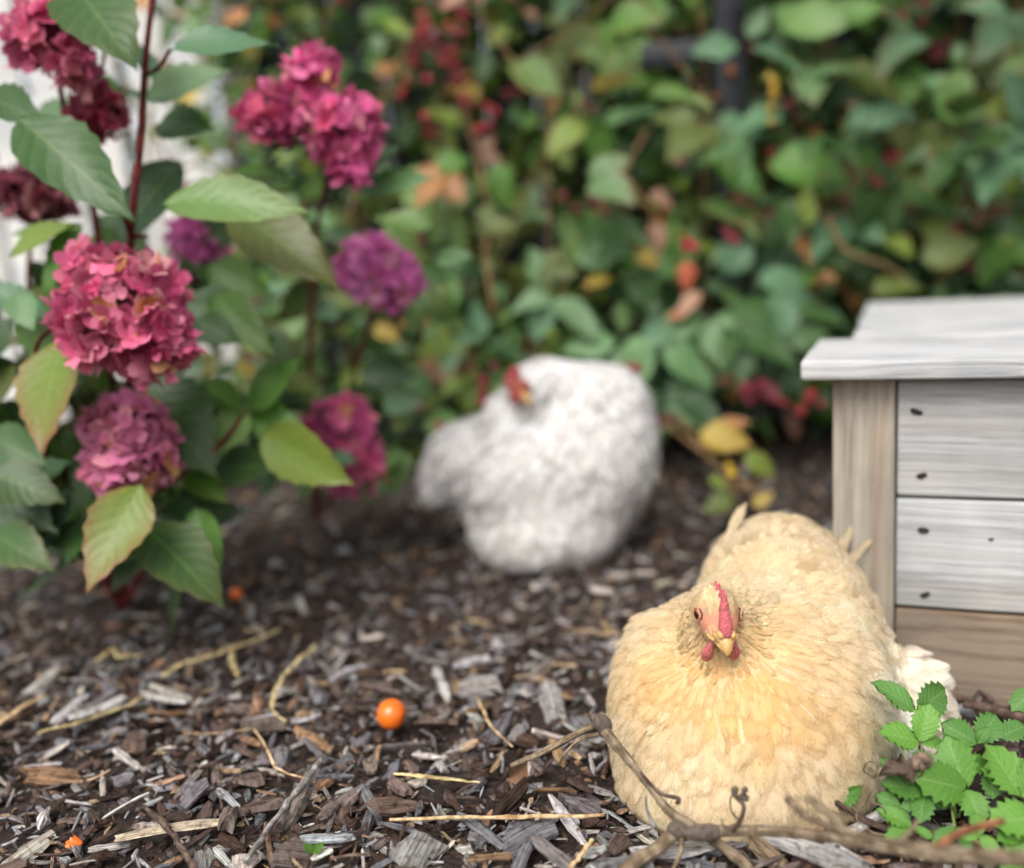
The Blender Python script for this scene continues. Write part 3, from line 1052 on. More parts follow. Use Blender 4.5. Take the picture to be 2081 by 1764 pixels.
def build_buff():
    rs = np.random.default_rng(21)
    S = Shape()
    S.ell(px(1512, 1455, 0.862), (0.112, 0.115, 0.108), 0.03)                       # breast
    S.ell(px(1592, 1290, 0.965), (0.084, 0.130, 0.102), 0.05)                       # back
    S.ell(px(1590, 1172, 1.03), (0.060, 0.070, 0.060), 0.04)                         # saddle and cushion
    S.ell(px(1450, 1580, 0.835), (0.078, 0.085, 0.052), 0.03)                       # belly on the ground
    S.ell(px(1622, 1565, 0.85), (0.062, 0.075, 0.052), 0.03)
    S.ell(px(1698, 1400, 0.905), (0.038, 0.10, 0.074), 0.010)                       # folded wing
    S.ell(px(1345, 1420, 0.895), (0.040, 0.10, 0.072), 0.03)                        # other wing
    S.cap(px(1525, 1330, 0.90), px(1464, 1276, 0.802), 0.070, 0.031, 0.020)         # neck and hackle
    S.ell(px(1842, 1435, 0.905), (0.031, 0.035, 0.050), 0.03)                       # fluff beside the box
    S.ell(px(1830, 1540, 0.87), (0.026, 0.035, 0.028), 0.03)
    S.ell(HEAD + 0.000 * HF, (0.0170, 0.0240, 0.0190), 0.012, HROT)                  # skull
    S.ell(hl(0, 0.018, -0.006), (0.0095, 0.014, 0.0095), 0.010, HROT)                # face toward the beak
    base = px(1510, 1640, 0.80); base[2] = 0
    root = empty('hen', (0.165, 0.86, 0))
    tag(root, 'buff golden hen with red comb sitting on the mulch beside the wooden box', 'hen')
    lo, hi = np.array([-0.03, 0.62, -0.012]), np.array([0.48, 1.2, 0.40])

    def noise(P, f, sd): return nz2(P[:, 0] * f + P[:, 2] * f * 0.7, P[:, 1] * f + P[:, 2] * f * 1.1, sd)
    buff, deep, cream, white = lin(241, 216, 172), lin(238, 195, 130), lin(246, 233, 205), lin(249, 244, 232)
    tan = lin(204, 170, 122)
    skinr = lin(204, 136, 108)

    def local(P):
        q = P - HEAD
        return q @ HR, q @ HF, q @ HU

    def bodycol(P):
        x, y, z = local(P)
        face = np.clip(1.5 - np.linalg.norm(np.stack([x / 0.022, (y - 0.016) / 0.018, (z + 0.001) / 0.014], 1), axis=1), 0, 1) * 1.6
        face = np.clip(face, 0, 1)[:, None]
        near = np.clip(1.6 - np.linalg.norm(P - HEAD, axis=1) / 0.05, 0, 1)[:, None]
        wz = np.clip((P[:, 0] - 0.30) / 0.02, 0, 1)[:, None]
        basec = np.tile(lin(220, 188, 138), (len(P), 1)) * (0.85 + 0.08 * near)
        return (basec * (1 - wz) + white * 0.8 * wz) * (1 - face) + skinr * face
    V, Q = S.mesh(lo, hi, 0.005)
    V[:, 2] = np.maximum(V[:, 2], -0.008)
    o = to_parent(obj('body', mesh_np('body', V, Q, col=bodycol(V), mat=M['body'])), root)

    # feather field
    P = surface_points(V, Q, 60000, rs)
    P = P[P[:, 2] > 0.004]
    hx, hy, hz = local(P)
    dist = np.linalg.norm(P - HEAD, axis=1)
    eyed = np.minimum(np.linalg.norm(P - hl(0.0170, 0.0085, 0.0035), axis=1), np.linalg.norm(P - hl(-0.0170, 0.0085, 0.0035), axis=1))
    face = (np.linalg.norm(np.stack([hx / 0.011, (hy - 0.026) / 0.012, (hz + 0.002) / 0.012], 1), axis=1) < 0.9) | (eyed < 0.0066)
    face |= (eyed < 0.011) & (rs.random(len(P)) < 0.45)
    P = P[~face]; dist = dist[~face]
    L = np.interp(dist, [0.02, 0.035, 0.055, 0.085, 0.13], [0.0075, 0.011, 0.026, 0.046, 0.060])
    Wd = np.interp(dist, [0.02, 0.035, 0.055, 0.085, 0.13], [0.0013, 0.0024, 0.0095, 0.028, 0.046])
    back = np.clip((P[:, 1] - 0.875) / 0.05, 0, 1) * np.clip((P[:, 2] - 0.12) / 0.06, 0, 1)
    L = L * (1 - back) + back * np.minimum(L, 0.052)
    sp = np.interp(dist, [0.02, 0.035, 0.055, 0.085, 0.13], [0.0015, 0.0026, 0.0048, 0.0098, 0.0142])
    sidew = np.clip((P[:, 0] - 0.235) / 0.03, 0, 1) * np.clip((P[:, 1] - 0.80) / 0.05, 0, 1) * np.clip((P[:, 2] - 0.07) / 0.03, 0, 1) * (P[:, 0] < 0.325)
    scal = np.maximum(back, sidew)
    L = L * (1 - sidew) + 0.060 * sidew
    Wd = Wd * (1 - scal) + scal * np.minimum(Wd, 0.038)
    sp = sp * (1 + 0.32 * scal)
    keep = thin(P, sp)
    P, L, Wd, dist, back, scal = P[keep], L[keep], Wd[keep], dist[keep], back[keep], scal[keep]
    n = len(P)
    L = L * rs.uniform(0.8, 1.2, n); Wd = Wd * rs.uniform(0.82, 1.2, n)
    src = HEAD + 0.012 * HF - 0.004 * HU
    T = unit(P - src)
    down = np.clip((0.20 - P[:, 2]) / 0.12, 0, 1)[:, None] * (1 - back[:, None])
    T = unit(T + down * np.array([0.0, 0.05, -0.75]) + back[:, None] * np.array([0.02, 0.85, 0.25]))
    side = np.clip((P[:, 0] - 0.245) / 0.03, 0, 1)[:, None] * np.clip((P[:, 1] - 0.80) / 0.05, 0, 1)[:, None]
    T = unit(T + side * np.array([0.15, 1.0, -0.35]))
    def colours(P, dist, back):
        n1, n2, n3 = noise(P, 22, 0.3), noise(P, 48, 1.7), noise(P, 11, 4.0)
        # golden below the face and on the hackle, cream on the back and flanks, pale at the lower right
        throat = np.clip(1.2 - np.linalg.norm((P - px(1480, 1375, 0.77)) / np.array([0.085, 0.08, 0.045]), axis=1), 0, 1)
        hack = np.clip(1.25 - dist / 0.115, 0, 1)
        gold = np.clip(throat * 0.85 + hack * 0.35 + 0.25 * n1, 0, 1)[:, None]
        pale = np.clip(0.25 + back * 0.45 + 0.45 * n3 + np.clip((P[:, 0] - 0.24) / 0.06, 0, 1) * 0.45 + 0.25 * n2, 0, 1)[:, None]
        cb = (buff * (1 - gold) + deep * gold)
        cb = cb * (1 - pale * 0.55) + (tan * back[:, None] + cream * (1 - back[:, None])) * pale * 0.55
        cb = cb * (1 - 0.45 * back[:, None]) + tan * 0.45 * back[:, None]
        lowr = np.clip((P[:, 0] - 0.25) / 0.035, 0, 1) * np.clip((0.125 - P[:, 2]) / 0.05, 0, 1)
        rfluff = np.clip((P[:, 0] - 0.325) / 0.02, 0, 1)
        wh = np.clip(lowr + rfluff, 0, 1)[:, None]
        cb = cb * (1 - 0.6 * wh) + white * 0.6 * wh
        kk = (0.60 + 0.35 * back)[:, None]
        ct = cb * (1 - kk) + (cream * (1 - gold) + (deep * 0.6 + buff * 0.5) * gold) * kk
        return cb, ct * (1 - wh) + white * wh
    cb, ct = colours(P, dist, scal)
    br = (1 + rs.normal(0, np.where(dist < 0.045, 0.14, 0.085), n))[:, None]
    cb, ct = cb * br * (1.0 - 0.10 * scal[:, None]), ct * br
    lift = np.interp(dist, [0.02, 0.05, 0.1], [0.20, 0.075, 0.046]) + scal * 0.035 + rs.uniform(-0.015, 0.03, n)
    tiny = dist < 0.042
    v, f, c = merge([feathers(S, P[tiny], T[tiny], L[tiny], Wd[tiny], lift[tiny], cb[tiny], ct[tiny], nb=5, rs=rs, fray=0.2, zmin=0.001)])
    o = to_parent(obj('head_feathers', mesh_np('head_feathers', v, f, col=c, mat=M['feather'])), root)
    o['kind'] = 'stuff'
    big = ~tiny
    A = [vanes(S, P[big], T[big], L[big], Wd[big], lift[big], cb[big], ct[big], rs, 0.001)]
    # broad contour feathers of the back and folded wing, pale at the rim
    Pb = surface_points(V, Q, 9000, rs)
    db = np.linalg.norm(Pb - HEAD, axis=1)
    bb = np.clip((Pb[:, 1] - 0.865) / 0.04, 0, 1) * np.clip((Pb[:, 2] - 0.12) / 0.05, 0, 1)
    sb = np.clip((Pb[:, 0] - 0.228) / 0.02, 0, 1) * np.clip((Pb[:, 1] - 0.79) / 0.04, 0, 1) * (Pb[:, 2] > 0.075) * (Pb[:, 0] < 0.33)
    Pb = Pb[(np.maximum(bb, sb) > 0.6) & (db > 0.075)]
    Pb = Pb[thin(Pb, np.full(len(Pb), 0.0195))]
    kb = len(Pb)
    Tb = unit(unit(Pb - src) + np.array([0.05, 0.9, 0.12]) + np.clip((Pb[:, 0] - 0.24) / 0.03, 0, 1)[:, None] * np.array([0.1, 0.5, -0.45]))
    Lb = rs.uniform(0.036, 0.050, kb)
    cbk = colours(Pb, np.linalg.norm(Pb - HEAD, axis=1), np.ones(kb))
    tone = rs.uniform(0.82, 1.0, (kb, 1))
    A.append(vanes(S, Pb, Tb, Lb, Lb * rs.uniform(0.75, 0.95, kb), rs.uniform(0.08, 0.13, kb), cbk[0] * tone * 0.92, np.clip(cbk[1] * 1.03, 0, 0.92), rs, 0.001, rows=10, id0=12000))
    # loose down: narrow wisps over the breast and flanks
    Pd = surface_points(V, Q, 2200, rs)
    Pd = Pd[Pd[:, 2] > 0.006]
    dd = np.linalg.norm(Pd - HEAD, axis=1)
    Pd = Pd[dd > 0.075]
    k = len(Pd)
    Td = unit(Pd - src) + np.array([0, 0.2, -0.45]) + rs.normal(0, 0.25, (k, 3))
    wz = np.clip((Pd[:, 0] - 0.31) / 0.03, 0, 1)
    Ld = rs.uniform(0.022, 0.040, k) * (1 + 0.35 * wz)
    cd = colours(Pd, np.linalg.norm(Pd - HEAD, axis=1), np.zeros(k))
    A.append(vanes(S, Pd, Td, Ld, Ld * rs.uniform(0.3, 0.6, k), rs.uniform(0.05, 0.16, k) * (1 + 2.2 * wz), cd[0], cd[1], rs, 0.001, id0=9000))
    plumage('plumage', A, root)

    # stiff wing and tail feathers that stand clear of the outline
    def quill(name, a, b, width, colr, bendv, nb=40, flat=(0, -1, 0.3)):
        a, b = np.asarray(a), np.asarray(b)
        Lq = np.linalg.norm(b - a)
        t = unit(b - a); nn = unit(np.asarray(flat, float) - np.dot(np.asarray(flat, float), t) * t); sd_ = np.cross(nn, t)
        SS = Shape().ell(a - nn * 5.0, (5, 5, 5))                                    # nearly flat ground for the vane to lie on
        vv, ff, cc = feathers(SS, a[None], t[None], np.array([Lq]), np.array([width]), np.array([0.0]), colr[None] * 0.9, colr[None], nb=nb, rs=rs, hug=0.0, fray=0.3, shaft=np.array([1.0]))
        s_ = np.clip(((vv - a) @ t) / Lq, 0, 1.2)
        vv = vv + (s_ ** 2)[:, None] * np.asarray(bendv) * Lq + nn * (0.18 * np.abs((vv - a) @ sd_))[:, None] * -1
        to_parent(obj(name, mesh_np(name, vv, ff, col=np.clip(cc, 0, 0.92), mat=M['feather'])), root)
    qc = lin(236, 218, 184)
    quill('tail_feather', px(1478, 1112, 0.985), px(1506, 1022, 1.015), 0.011, qc, (0.14, 0, -0.02))
    quill('tail_feather', px(1470, 1122, 0.98), px(1496, 1036, 1.01), 0.010, qc * 0.95, (0.20, 0, 0.0))
    quill('tail_feather', px(1690, 1160, 0.968), px(1718, 1058, 0.985), 0.011, qc * 0.93, (0.08, 0, 0.02))
    quill('tail_feather', px(1700, 1175, 0.962), px(1730, 1078, 0.978), 0.010, qc * 0.9, (0.18, 0, 0.0))
    quill('tail_feather', px(1560, 1120, 1.02), px(1575, 1045, 1.06), 0.045, lin(240, 226, 196), (0.0, 0.05, -0.1))
    quill('tail_feather', px(1640, 1130, 1.02), px(1655, 1062, 1.06), 0.045, lin(238, 222, 190), (0.05, 0.05, -0.1))
    # primaries of the folded wing along the flank
    for k in range(6):
        a = px(1665 + 8 * k, 1345 + 26 * k, 0.822 + 0.002 * k); b = px(1792 - 4 * k, 1440 + 26 * k, 0.885 - 0.004 * k)
        quill('wing_feather', a, b, 0.026, lin(236, 214, 168) * (0.9 + 0.03 * k), (0, 0.02, -0.08), flat=(0.7, -0.7, 0.25))
    # tuft between the feet
    for k in range(5):
        quill('tuft_feather', px(1395 + 9 * k, 1620, 0.772), px(1400 + 9 * k, 1735 - 7 * abs(k - 3), 0.752), 0.017, lin(240, 222, 180), (0, -0.05, 0), flat=(0, -1, 0.2))

    # ---- face
    # comb
    comb = Shape()
    prof = [(0.030, 0.002, 0.0056), (0.0265, 0.007, 0.0044), (0.022, 0.012, 0.0032), (0.018, 0.018, 0.0025), (0.014, 0.024, 0.0017), (0.012, 0.0295, 0.0008)]
    for a, b in zip(prof[:-1], prof[1:]):
        comb.cap(hl(0, a[0], a[1]), hl(0, b[0], b[1]), a[2], b[2], 0.004)
    for (y, z, h) in ((0.016, 0.013, 0.007), (0.008, 0.014, 0.009), (0.000, 0.015, 0.008), (-0.008, 0.014, 0.006)):
        comb.cap(hl(0.0, y, z), hl(0.0008, y - 0.004, z + h), 0.0034, 0.0012, 0.003)
    red = lin(208, 116, 120)
    me = blob('comb', comb, HEAD - 0.05, HEAD + 0.055, 0.0014, M['skin'], lambda Vv: np.tile(red, (len(Vv), 1)) * (0.92 + 0.1 * np.sin(Vv[:, 2:3] * 900)))
    to_parent(obj('comb', me), root)
    # wattles
    for sx, dz in ((-1, 0.0), (1, 0.001)):
        wt = Shape()
        wt.cap(hl(sx * 0.0085, 0.024, -0.012), hl(sx * 0.0100, 0.024, -0.020 + dz), 0.0024, 0.0028, 0.004)
        wt.ell(hl(sx * 0.0105, 0.024, -0.023 + dz), (0.0048, 0.0021, 0.0062), 0.004, HROT)
        me = blob('wattle', wt, HEAD - 0.06, HEAD + 0.05, 0.0013, M['skin'], lambda Vv: np.tile(lin(208, 122, 118), (len(Vv), 1)))
        to_parent(obj('wattle', me), root)
        # bare red skin round the eye, and the ear lobe behind the jaw
        ey = Shape()
        e0 = hl(sx * 0.0152, 0.0080, 0.0035)
        for k in range(14):
            a0, a1 = 2 * math.pi * k / 14, 2 * math.pi * (k + 1) / 14
            g = lambda a: e0 + 0.0047 * math.cos(a) * HF + 0.0052 * math.sin(a) * HU + sx * HR * (0.0022 - 0.0014 * math.cos(a))
            ey.cap(g(a0), g(a1), 0.0006, 0.0006, 0.001)
        me = blob('eyelid', ey, e0 - 0.012, e0 + 0.012, 0.0007, M['skin'], lambda Vv: np.tile(lin(212, 172, 138), (len(Vv), 1)))
        to_parent(obj('eyelid', me), root)
        # eye: iris, pupil and clear cornea as one lens coloured by angle
        u, v = np.meshgrid(np.linspace(0, 2 * math.pi, 25)[:-1], np.linspace(0, math.pi / 2, 13), indexing='ij')
        ax = unit(sx * HR * 0.93 + HF * 0.36 + HU * 0.05)
        a1 = unit(np.cross(ax, HU)); a2 = np.cross(ax, a1)
        r = 0.0048
        ev = (e0 + sx * HR * 0.0004)[None] + r * ((np.cos(u) * np.sin(v)).reshape(-1, 1) * a1 + (np.sin(u) * np.sin(v)).reshape(-1, 1) * a2 * 1.08 + 0.78 * np.cos(v).reshape(-1, 1) * ax)
        vv = v.ravel()
        ec = np.where((vv < 0.74)[:, None], np.array([0.004, 0.003, 0.003]), np.where((vv < 1.0)[:, None], lin(200, 104, 36), np.where((vv < 1.18)[:, None], lin(150, 62, 20), lin(60, 30, 22))))
        i = np.arange(24 * 13).reshape(24, 13)
        i2 = np.roll(i, -1, 0)
        fq = np.stack([i[:, :-1].ravel(), i2[:, :-1].ravel(), i2[:, 1:].ravel(), i[:, 1:].ravel()], 1)
        if sx < 0: fq = fq[:, ::-1]
        me = mesh_np('eye', ev, fq, col=ec, mat=M['eye'])
        to_parent(obj('eye', me), root)
        # nostril shield
        ns = Shape().ell(hl(sx * 0.0046, 0.0315, 0.0010), (0.0030, 0.0042, 0.0030), 0.002, HROT)
        me = blob('nostril', ns, HEAD - 0.05, HEAD + 0.06, 0.0012, M['beak'], lambda Vv: np.tile(lin(220, 170, 80), (len(Vv), 1)))
        to_parent(obj('nostril', me), root)
    # beak: upper and lower mandible swept along curved axes
    def mandible(name, axis, w, h, sag):
        n_, k_ = len(axis), 14
        Vb = []
        for (y, z), ww, hh in zip(axis, w, h):
            for j in range(k_):
                a = 2 * math.pi * j / k_
                cx, cz = math.cos(a), math.sin(a)
                cz2 = cz * (1.0 if cz > 0 else sag)
                cx2 = math.copysign(abs(cx) ** 0.9, cx) * (1 - 0.25 * max(cz, 0))
                Vb.append(hl(ww * cx2, y, z + hh * cz2))
        Fq = [(i * k_ + j, i * k_ + (j + 1) % k_, (i + 1) * k_ + (j + 1) % k_, (i + 1) * k_ + j) for i in range(n_ - 1) for j in range(k_)]
        Vb.append(hl(0, axis[-1][0] + 0.0003, axis[-1][1])); e = len(Vb) - 1
        Ft = [((n_ - 1) * k_ + j, (n_ - 1) * k_ + (j + 1) % k_, e) for j in range(k_)]
        to_parent(obj(name, mesh_np(name, np.array(Vb), [np.array(Fq), np.array(Ft)], mat=M['beak'])), root)
    mandible('beak', [(0.022, -0.003), (0.0285, -0.0028), (0.0330, -0.0036), (0.0368, -0.0054), (0.0394, -0.0078), (0.0406, -0.0102), (0.0408, -0.0114)],
             [0.0104, 0.0086, 0.0064, 0.0047, 0.0034, 0.0020, 0.0008], [0.0046, 0.0050, 0.0049, 0.0044, 0.0035, 0.0023, 0.0009], 0.55)
    mandible('lower_beak', [(0.022, -0.008), (0.029, -0.0086), (0.034, -0.0098), (0.0375, -0.0112)], [0.0088, 0.0070, 0.0046, 0.0018], [0.0026, 0.0026, 0.0022, 0.0010], 0.9)
    for sx in (-1, 1):                                                             # yellow corner of the mouth
        V_, F_, uv_ = tube(catmull([hl(sx * 0.0086, 0.0300, -0.0052), hl(sx * 0.0104, 0.0250, -0.0056), hl(sx * 0.0112, 0.0215, -0.0058)], 4), [0.0010, 0.0014, 0.0017], 7)
        to_parent(obj('gape', mesh_np('gape', V_, F_, uv=uv_, mat=M['beak'])), root)


def mat_eye():
    m, nt, b, out = nodes('hen_eye')
    c = N(nt, 'ShaderNodeVertexColor', _layer_name='Col').outputs[0]
    nt.links.new(c, b.inputs['Base Color'])
    b.inputs['Roughness'].default_value = 0.12
    b.inputs['Coat Weight'].default_value = 1.0
    b.inputs['Coat Roughness'].default_value = 0.03
    return m


M['eye'] = mat_eye()
build_buff()


# ---------------------------------------------------------------- white hen (behind)
def build_white():
    rs = np.random.default_rng(31)
    S = Shape()
    S.ell(px(1120, 985, 1.53), (0.140, 0.12, 0.115), 0.04)                            # body
    S.ell(px(1215, 905, 1.52), (0.090, 0.105, 0.108), 0.05)                           # breast, raised
    S.cap(px(1225, 830, 1.52), px(1115, 785, 1.49), 0.066, 0.044, 0.04)               # neck bent back over the shoulder
    S.ell(px(1080, 790, 1.47), (0.036, 0.034, 0.034), 0.02)                           # head
    S.ell(px(1022, 855, 1.50), (0.030, 0.04, 0.042), 0.025)                           # ruffled shoulder
    S.ell(px(945, 935, 1.56), (0.064, 0.07, 0.060), 0.05)                             # tail cushion
    S.ell(px(888, 985, 1.56), (0.030, 0.05, 0.036), 0.02)
    S.ell(px(1100, 1085, 1.50), (0.105, 0.10, 0.060), 0.04)                           # belly fluff
    S.ell(px(1175, 1075, 1.53), (0.055, 0.08, 0.055), 0.04)
    S.ell(px(1090, 985, 1.455), (0.100, 0.050, 0.075), 0.010)                          # folded wing
    root = empty('hen', (0.05, 1.5, 0))
    tag(root, 'white fluffy hen preening with its head turned back in front of the hedge', 'hen')
    lo, hi = np.array([-0.22, 1.3, -0.01]), np.array([0.34, 1.78, 0.44])
    V, Q = S.mesh(lo, hi, 0.009)
    V[:, 2] = np.maximum(V[:, 2], -0.006)
    hd = px(1072, 792, 1.44)
    white, grey, lil = lin(241, 240, 240), lin(188, 184, 182), lin(228, 228, 238)
    o = to_parent(obj('body', mesh_np('body', V, Q, col=np.tile(white * 0.78, (len(V), 1)), mat=M['body'])), root)
    P = surface_points(V, Q, 24000, rs)
    P = P[P[:, 2] > 0.008]
    P = P[thin(P, np.full(len(P), 0.0125))]
    n = len(P)
    dist = np.linalg.norm(P - hd, axis=1)
    src = px(1150, 765, 1.5)
    T = unit(P - src) + np.array([-0.35, 0.1, -0.35])
    # tail feathers run to the left
    tl = np.clip((-0.03 - P[:, 0]) / 0.05, 0, 1)[:, None]
    T = unit(T * (1 - tl) + np.array([-1.0, 0.1, -0.1]) * tl)
    L = np.interp(dist, [0.03, 0.08, 0.16], [0.018, 0.045, 0.065]) * rs.uniform(0.8, 1.2, n)
    Wd = L * rs.uniform(0.7, 0.95, n)
    n1 = nz2(P[:, 0] * 13 + P[:, 2] * 11, P[:, 1] * 12 + P[:, 2] * 14, 2.0)
    n2 = nz2(P[:, 0] * 14 + P[:, 2] * 52, P[:, 1] * 14 + P[:, 2] * 48, 5.0)
    g = np.clip(0.10 + 0.6 * n1 + 0.5 * n2, 0, 1)[:, None]  # grey mottling; its darker strokes put the shading of folds into the feather colour
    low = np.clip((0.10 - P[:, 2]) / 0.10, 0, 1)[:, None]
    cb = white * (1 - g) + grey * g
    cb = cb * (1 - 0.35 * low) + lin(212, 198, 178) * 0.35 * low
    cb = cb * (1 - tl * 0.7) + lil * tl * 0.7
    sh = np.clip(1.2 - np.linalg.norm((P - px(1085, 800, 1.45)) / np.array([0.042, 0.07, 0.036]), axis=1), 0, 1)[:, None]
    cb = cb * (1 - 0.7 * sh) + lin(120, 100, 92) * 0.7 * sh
    bw_ = 1 + rs.normal(0, 0.08, (n, 1))
    ct = (cb * 0.4 + white * 0.62) * bw_
    cb = cb * 0.93 * bw_
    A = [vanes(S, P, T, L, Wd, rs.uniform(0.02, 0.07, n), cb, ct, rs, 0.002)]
    Pd = surface_points(V, Q, 1400, rs); Pd = Pd[Pd[:, 2] > 0.01]
    k = len(Pd)
    Ld = rs.uniform(0.025, 0.05, k)
    A.append(vanes(S, Pd, unit(Pd - src) + rs.normal(0, 0.3, (k, 3)) + np.array([0, 0, -0.3]), Ld, Ld * 0.5, rs.uniform(0.05, 0.22, k), np.tile(white * 0.92, (k, 1)), np.tile(white, (k, 1)), rs, 0.002, id0=5000))
    plumage('plumage', A, root)
    # comb, face, beak pushed into the back feathers
    cs = Shape()
    a = [px(1048, 752, 1.450), px(1040, 770, 1.442), px(1042, 790, 1.438)]
    cs.cap(a[0], a[1], 0.006, 0.008, 0.006).cap(a[1], a[2], 0.008, 0.007, 0.006)
    for p_ in ((1034, 752), (1026, 768), (1028, 784)):
        cs.cap(px(p_[0] + 14, p_[1] + 4, 1.435), px(p_[0], p_[1], 1.435), 0.006, 0.003, 0.004)
    me = blob('comb', cs, hd - 0.08, hd + 0.08, 0.003, M['skin'], lambda Vv: np.tile(lin(172, 84, 86), (len(Vv), 1)))
    to_parent(obj('comb', me), root)
    fs = Shape().ell(px(1056, 790, 1.430), (0.017, 0.013, 0.015), 0.01)
    me = blob('face', fs, hd - 0.08, hd + 0.08, 0.003, M['skin'], lambda Vv: np.tile(lin(158, 92, 76), (len(Vv), 1)))
    to_parent(obj('face', me), root)
    V_, F_, uv_ = tube(catmull([px(1062, 800, 1.42), px(1074, 815, 1.418), px(1080, 832, 1.425)], 5), [0.006, 0.0045, 0.001], 9)
    to_parent(obj('beak', mesh_np('beak', V_, F_, uv=uv_, mat=M['beak'])), root)
    wt = Shape().ell(px(1048, 806, 1.422), (0.008, 0.006, 0.012), 0.01)
    me = blob('wattle', wt, hd - 0.08, hd + 0.08, 0.0025, M['skin'], lambda Vv: np.tile(lin(170, 80, 76), (len(Vv), 1)))
    to_parent(obj('wattle', me), root)


build_white()


# ================================================================== LEAVES
def leaf_mesh(name, mat, rows=12, cols=7, width=0.55, wpos=0.42, tipk=1.5, teeth=0.06, fold=0.25, droop=0.25, pleat=0.012, nv=8, seed=0, twist=0.0, wave=0.0):
    """leaf blade, unit length along +X, face up along +Z; UV: u along, v across from -1 to 1"""
    rs = np.random.default_rng(seed)
    V, uv = [], []
    for i in range(rows + 1):
        u = i / rows
        a = u / wpos if u < wpos else (1 - u) / (1 - wpos)
        w = width * 0.5 * (math.sin(a * math.pi / 2) ** (0.75 if u < wpos else tipk * 0.62))
        w = max(w, 0.004)
        for j in range(cols):
            v = -1 + 2 * j / (cols - 1)
            ww = w
            if abs(v) > 0.99:
                ww = w * (1 - teeth * (i % 2) * 2)
            y = v * ww
            x = u - 0.05 * abs(v) * math.sin(u * math.pi) + (0.02 * abs(v) if (i % 2 == 0 and abs(v) > 0.99) else 0)
            z = fold * abs(y) - droop * u * u * 0.8 + pleat * abs(v) * math.cos(2 * math.pi * (u * nv - abs(v) * 2.4))
            z += wave * math.sin(u * 7 + seed + v * 2) * abs(v)
            yt = y * math.cos(twist * u) - (z) * math.sin(twist * u) * 0.3
            V.append((x, yt, z + y * math.sin(twist * u)))
            uv.append((u, v))
    F = [(i * cols + j, (i + 1) * cols + j, (i + 1) * cols + j + 1, i * cols + j + 1) for i in range(rows) for j in range(cols - 1)]
    return mesh_np(name, np.array(V), np.array(F), uv=np.array(uv), mat=mat)


def put_leaf(name, me, base, tip, normal, parent, col, red=0.0, wscale=1.0):
    """leaf from base to tip (world), its face toward normal"""
    base, tip, normal = (np.asarray(a, float) for a in (base, tip, normal))
    L = np.linalg.norm(tip - base)
    x = (tip - base) / L
    z = normal - np.dot(normal, x) * x
    z = z / (np.linalg.norm(z) + 1e-9)
    y = np.cross(z, x)
    o = bpy.data.objects.new(name, me)
    COL.objects.link(o)
    o.parent = parent
    pl = np.array(parent.location)
    b = base - pl
    o.matrix_local = Matrix(((x[0] * L, y[0] * L * wscale, z[0] * L, b[0]), (x[1] * L, y[1] * L * wscale, z[1] * L, b[1]), (x[2] * L, y[2] * L * wscale, z[2] * L, b[2]), (0, 0, 0, 1)))
    o.color = (float(col[0]), float(col[1]), float(col[2]), float(red))
    return o


FACE = -CW * 0.8 + np.array([0, 0, 0.55])                       # leaves turn up and toward the open side
GREENS = {
    'mid': lin(96, 138, 56), 'dark': lin(66, 100, 48), 'deep': lin(52, 84, 44), 'yel': lin(128, 148, 60), 'olive': lin(102, 112, 50),
    'blue': lin(114, 152, 100), 'lite': lin(122, 156, 86), 'grey': lin(122, 152, 110), 'teal': lin(104, 142, 104),
    'gold': lin(194, 164, 70), 'orange': lin(186, 128, 78), 'pink': lin(188, 140, 116), 'red': lin(150, 40, 48), 'brown': lin(112, 78, 54),
    'coral': lin(214, 100, 70), 'wine': lin(118, 30, 52),
}
HL = [leaf_mesh('hydrangea_leaf', M['leaf_h'], 14, 7, 0.60, 0.42, 1.7, 0.035, 0.18, 0.22, 0.010, 8, s, tw, 0.02) for s, tw in ((1, 0.15), (2, -0.2), (3, 0.0), (4, 0.35))]

# ---------------------------------------------------------------- hydrangea
def floret_mesh(seed):
    rs = np.random.default_rng(seed)
    V, F, uv = [], [], []
    for k in range(4):
        a0 = k * math.pi / 2 + rs.uniform(-0.2, 0.2)
        cup = rs.uniform(-0.1, 0.9)
        sz = rs.uniform(0.85, 1.12)
        b = len(V)
        for i, (r, w) in enumerate(((0.08, 0.10), (0.40, 0.46), (0.78, 0.52), (1.0, 0.22))):
            for j in (-1, 0, 1):
                rr = r * 0.5 * sz
                x, y = rr, j * w * 0.5 * sz
                z = cup * rr * r + rs.uniform(-0.12, 0.16) * abs(j) * r + rs.uniform(-0.045, 0.045)
                V.append((x * math.cos(a0) - y * math.sin(a0), x * math.sin(a0) + y * math.cos(a0), z + 0.02 * (k % 2)))
                uv.append((r, j))
        for i in range(3):
            for j in range(2):
                F.append((b + i * 3 + j, b + (i + 1) * 3 + j, b + (i + 1) * 3 + j + 1, b + i * 3 + j + 1))
    return mesh_np('floret', np.array(V), np.array(F), uv=np.array(uv), mat=M['petal'])


FLO = [floret_mesh(s) for s in range(8)]
PINKS = {
    'crimson': [lin(214, 82, 130), lin(198, 66, 116), lin(228, 108, 146), lin(180, 64, 108), lin(206, 104, 132), lin(224, 130, 154)],
    'mauve': [lin(210, 118, 160), lin(186, 96, 138), lin(216, 136, 168), lin(178, 96, 128), lin(212, 118, 144)],
    'magenta': [lin(222, 90, 150), lin(208, 74, 138), lin(230, 116, 166), lin(194, 66, 128), lin(222, 90, 130)],
    'purple': [lin(224, 118, 188), lin(214, 100, 174), lin(232, 142, 204), lin(202, 92, 162)],
    'wine': [lin(122, 32, 54), lin(104, 26, 44), lin(140, 44, 66)],
    'red': [lin(196, 54, 92), lin(160, 36, 66), lin(196, 66, 92)],
}


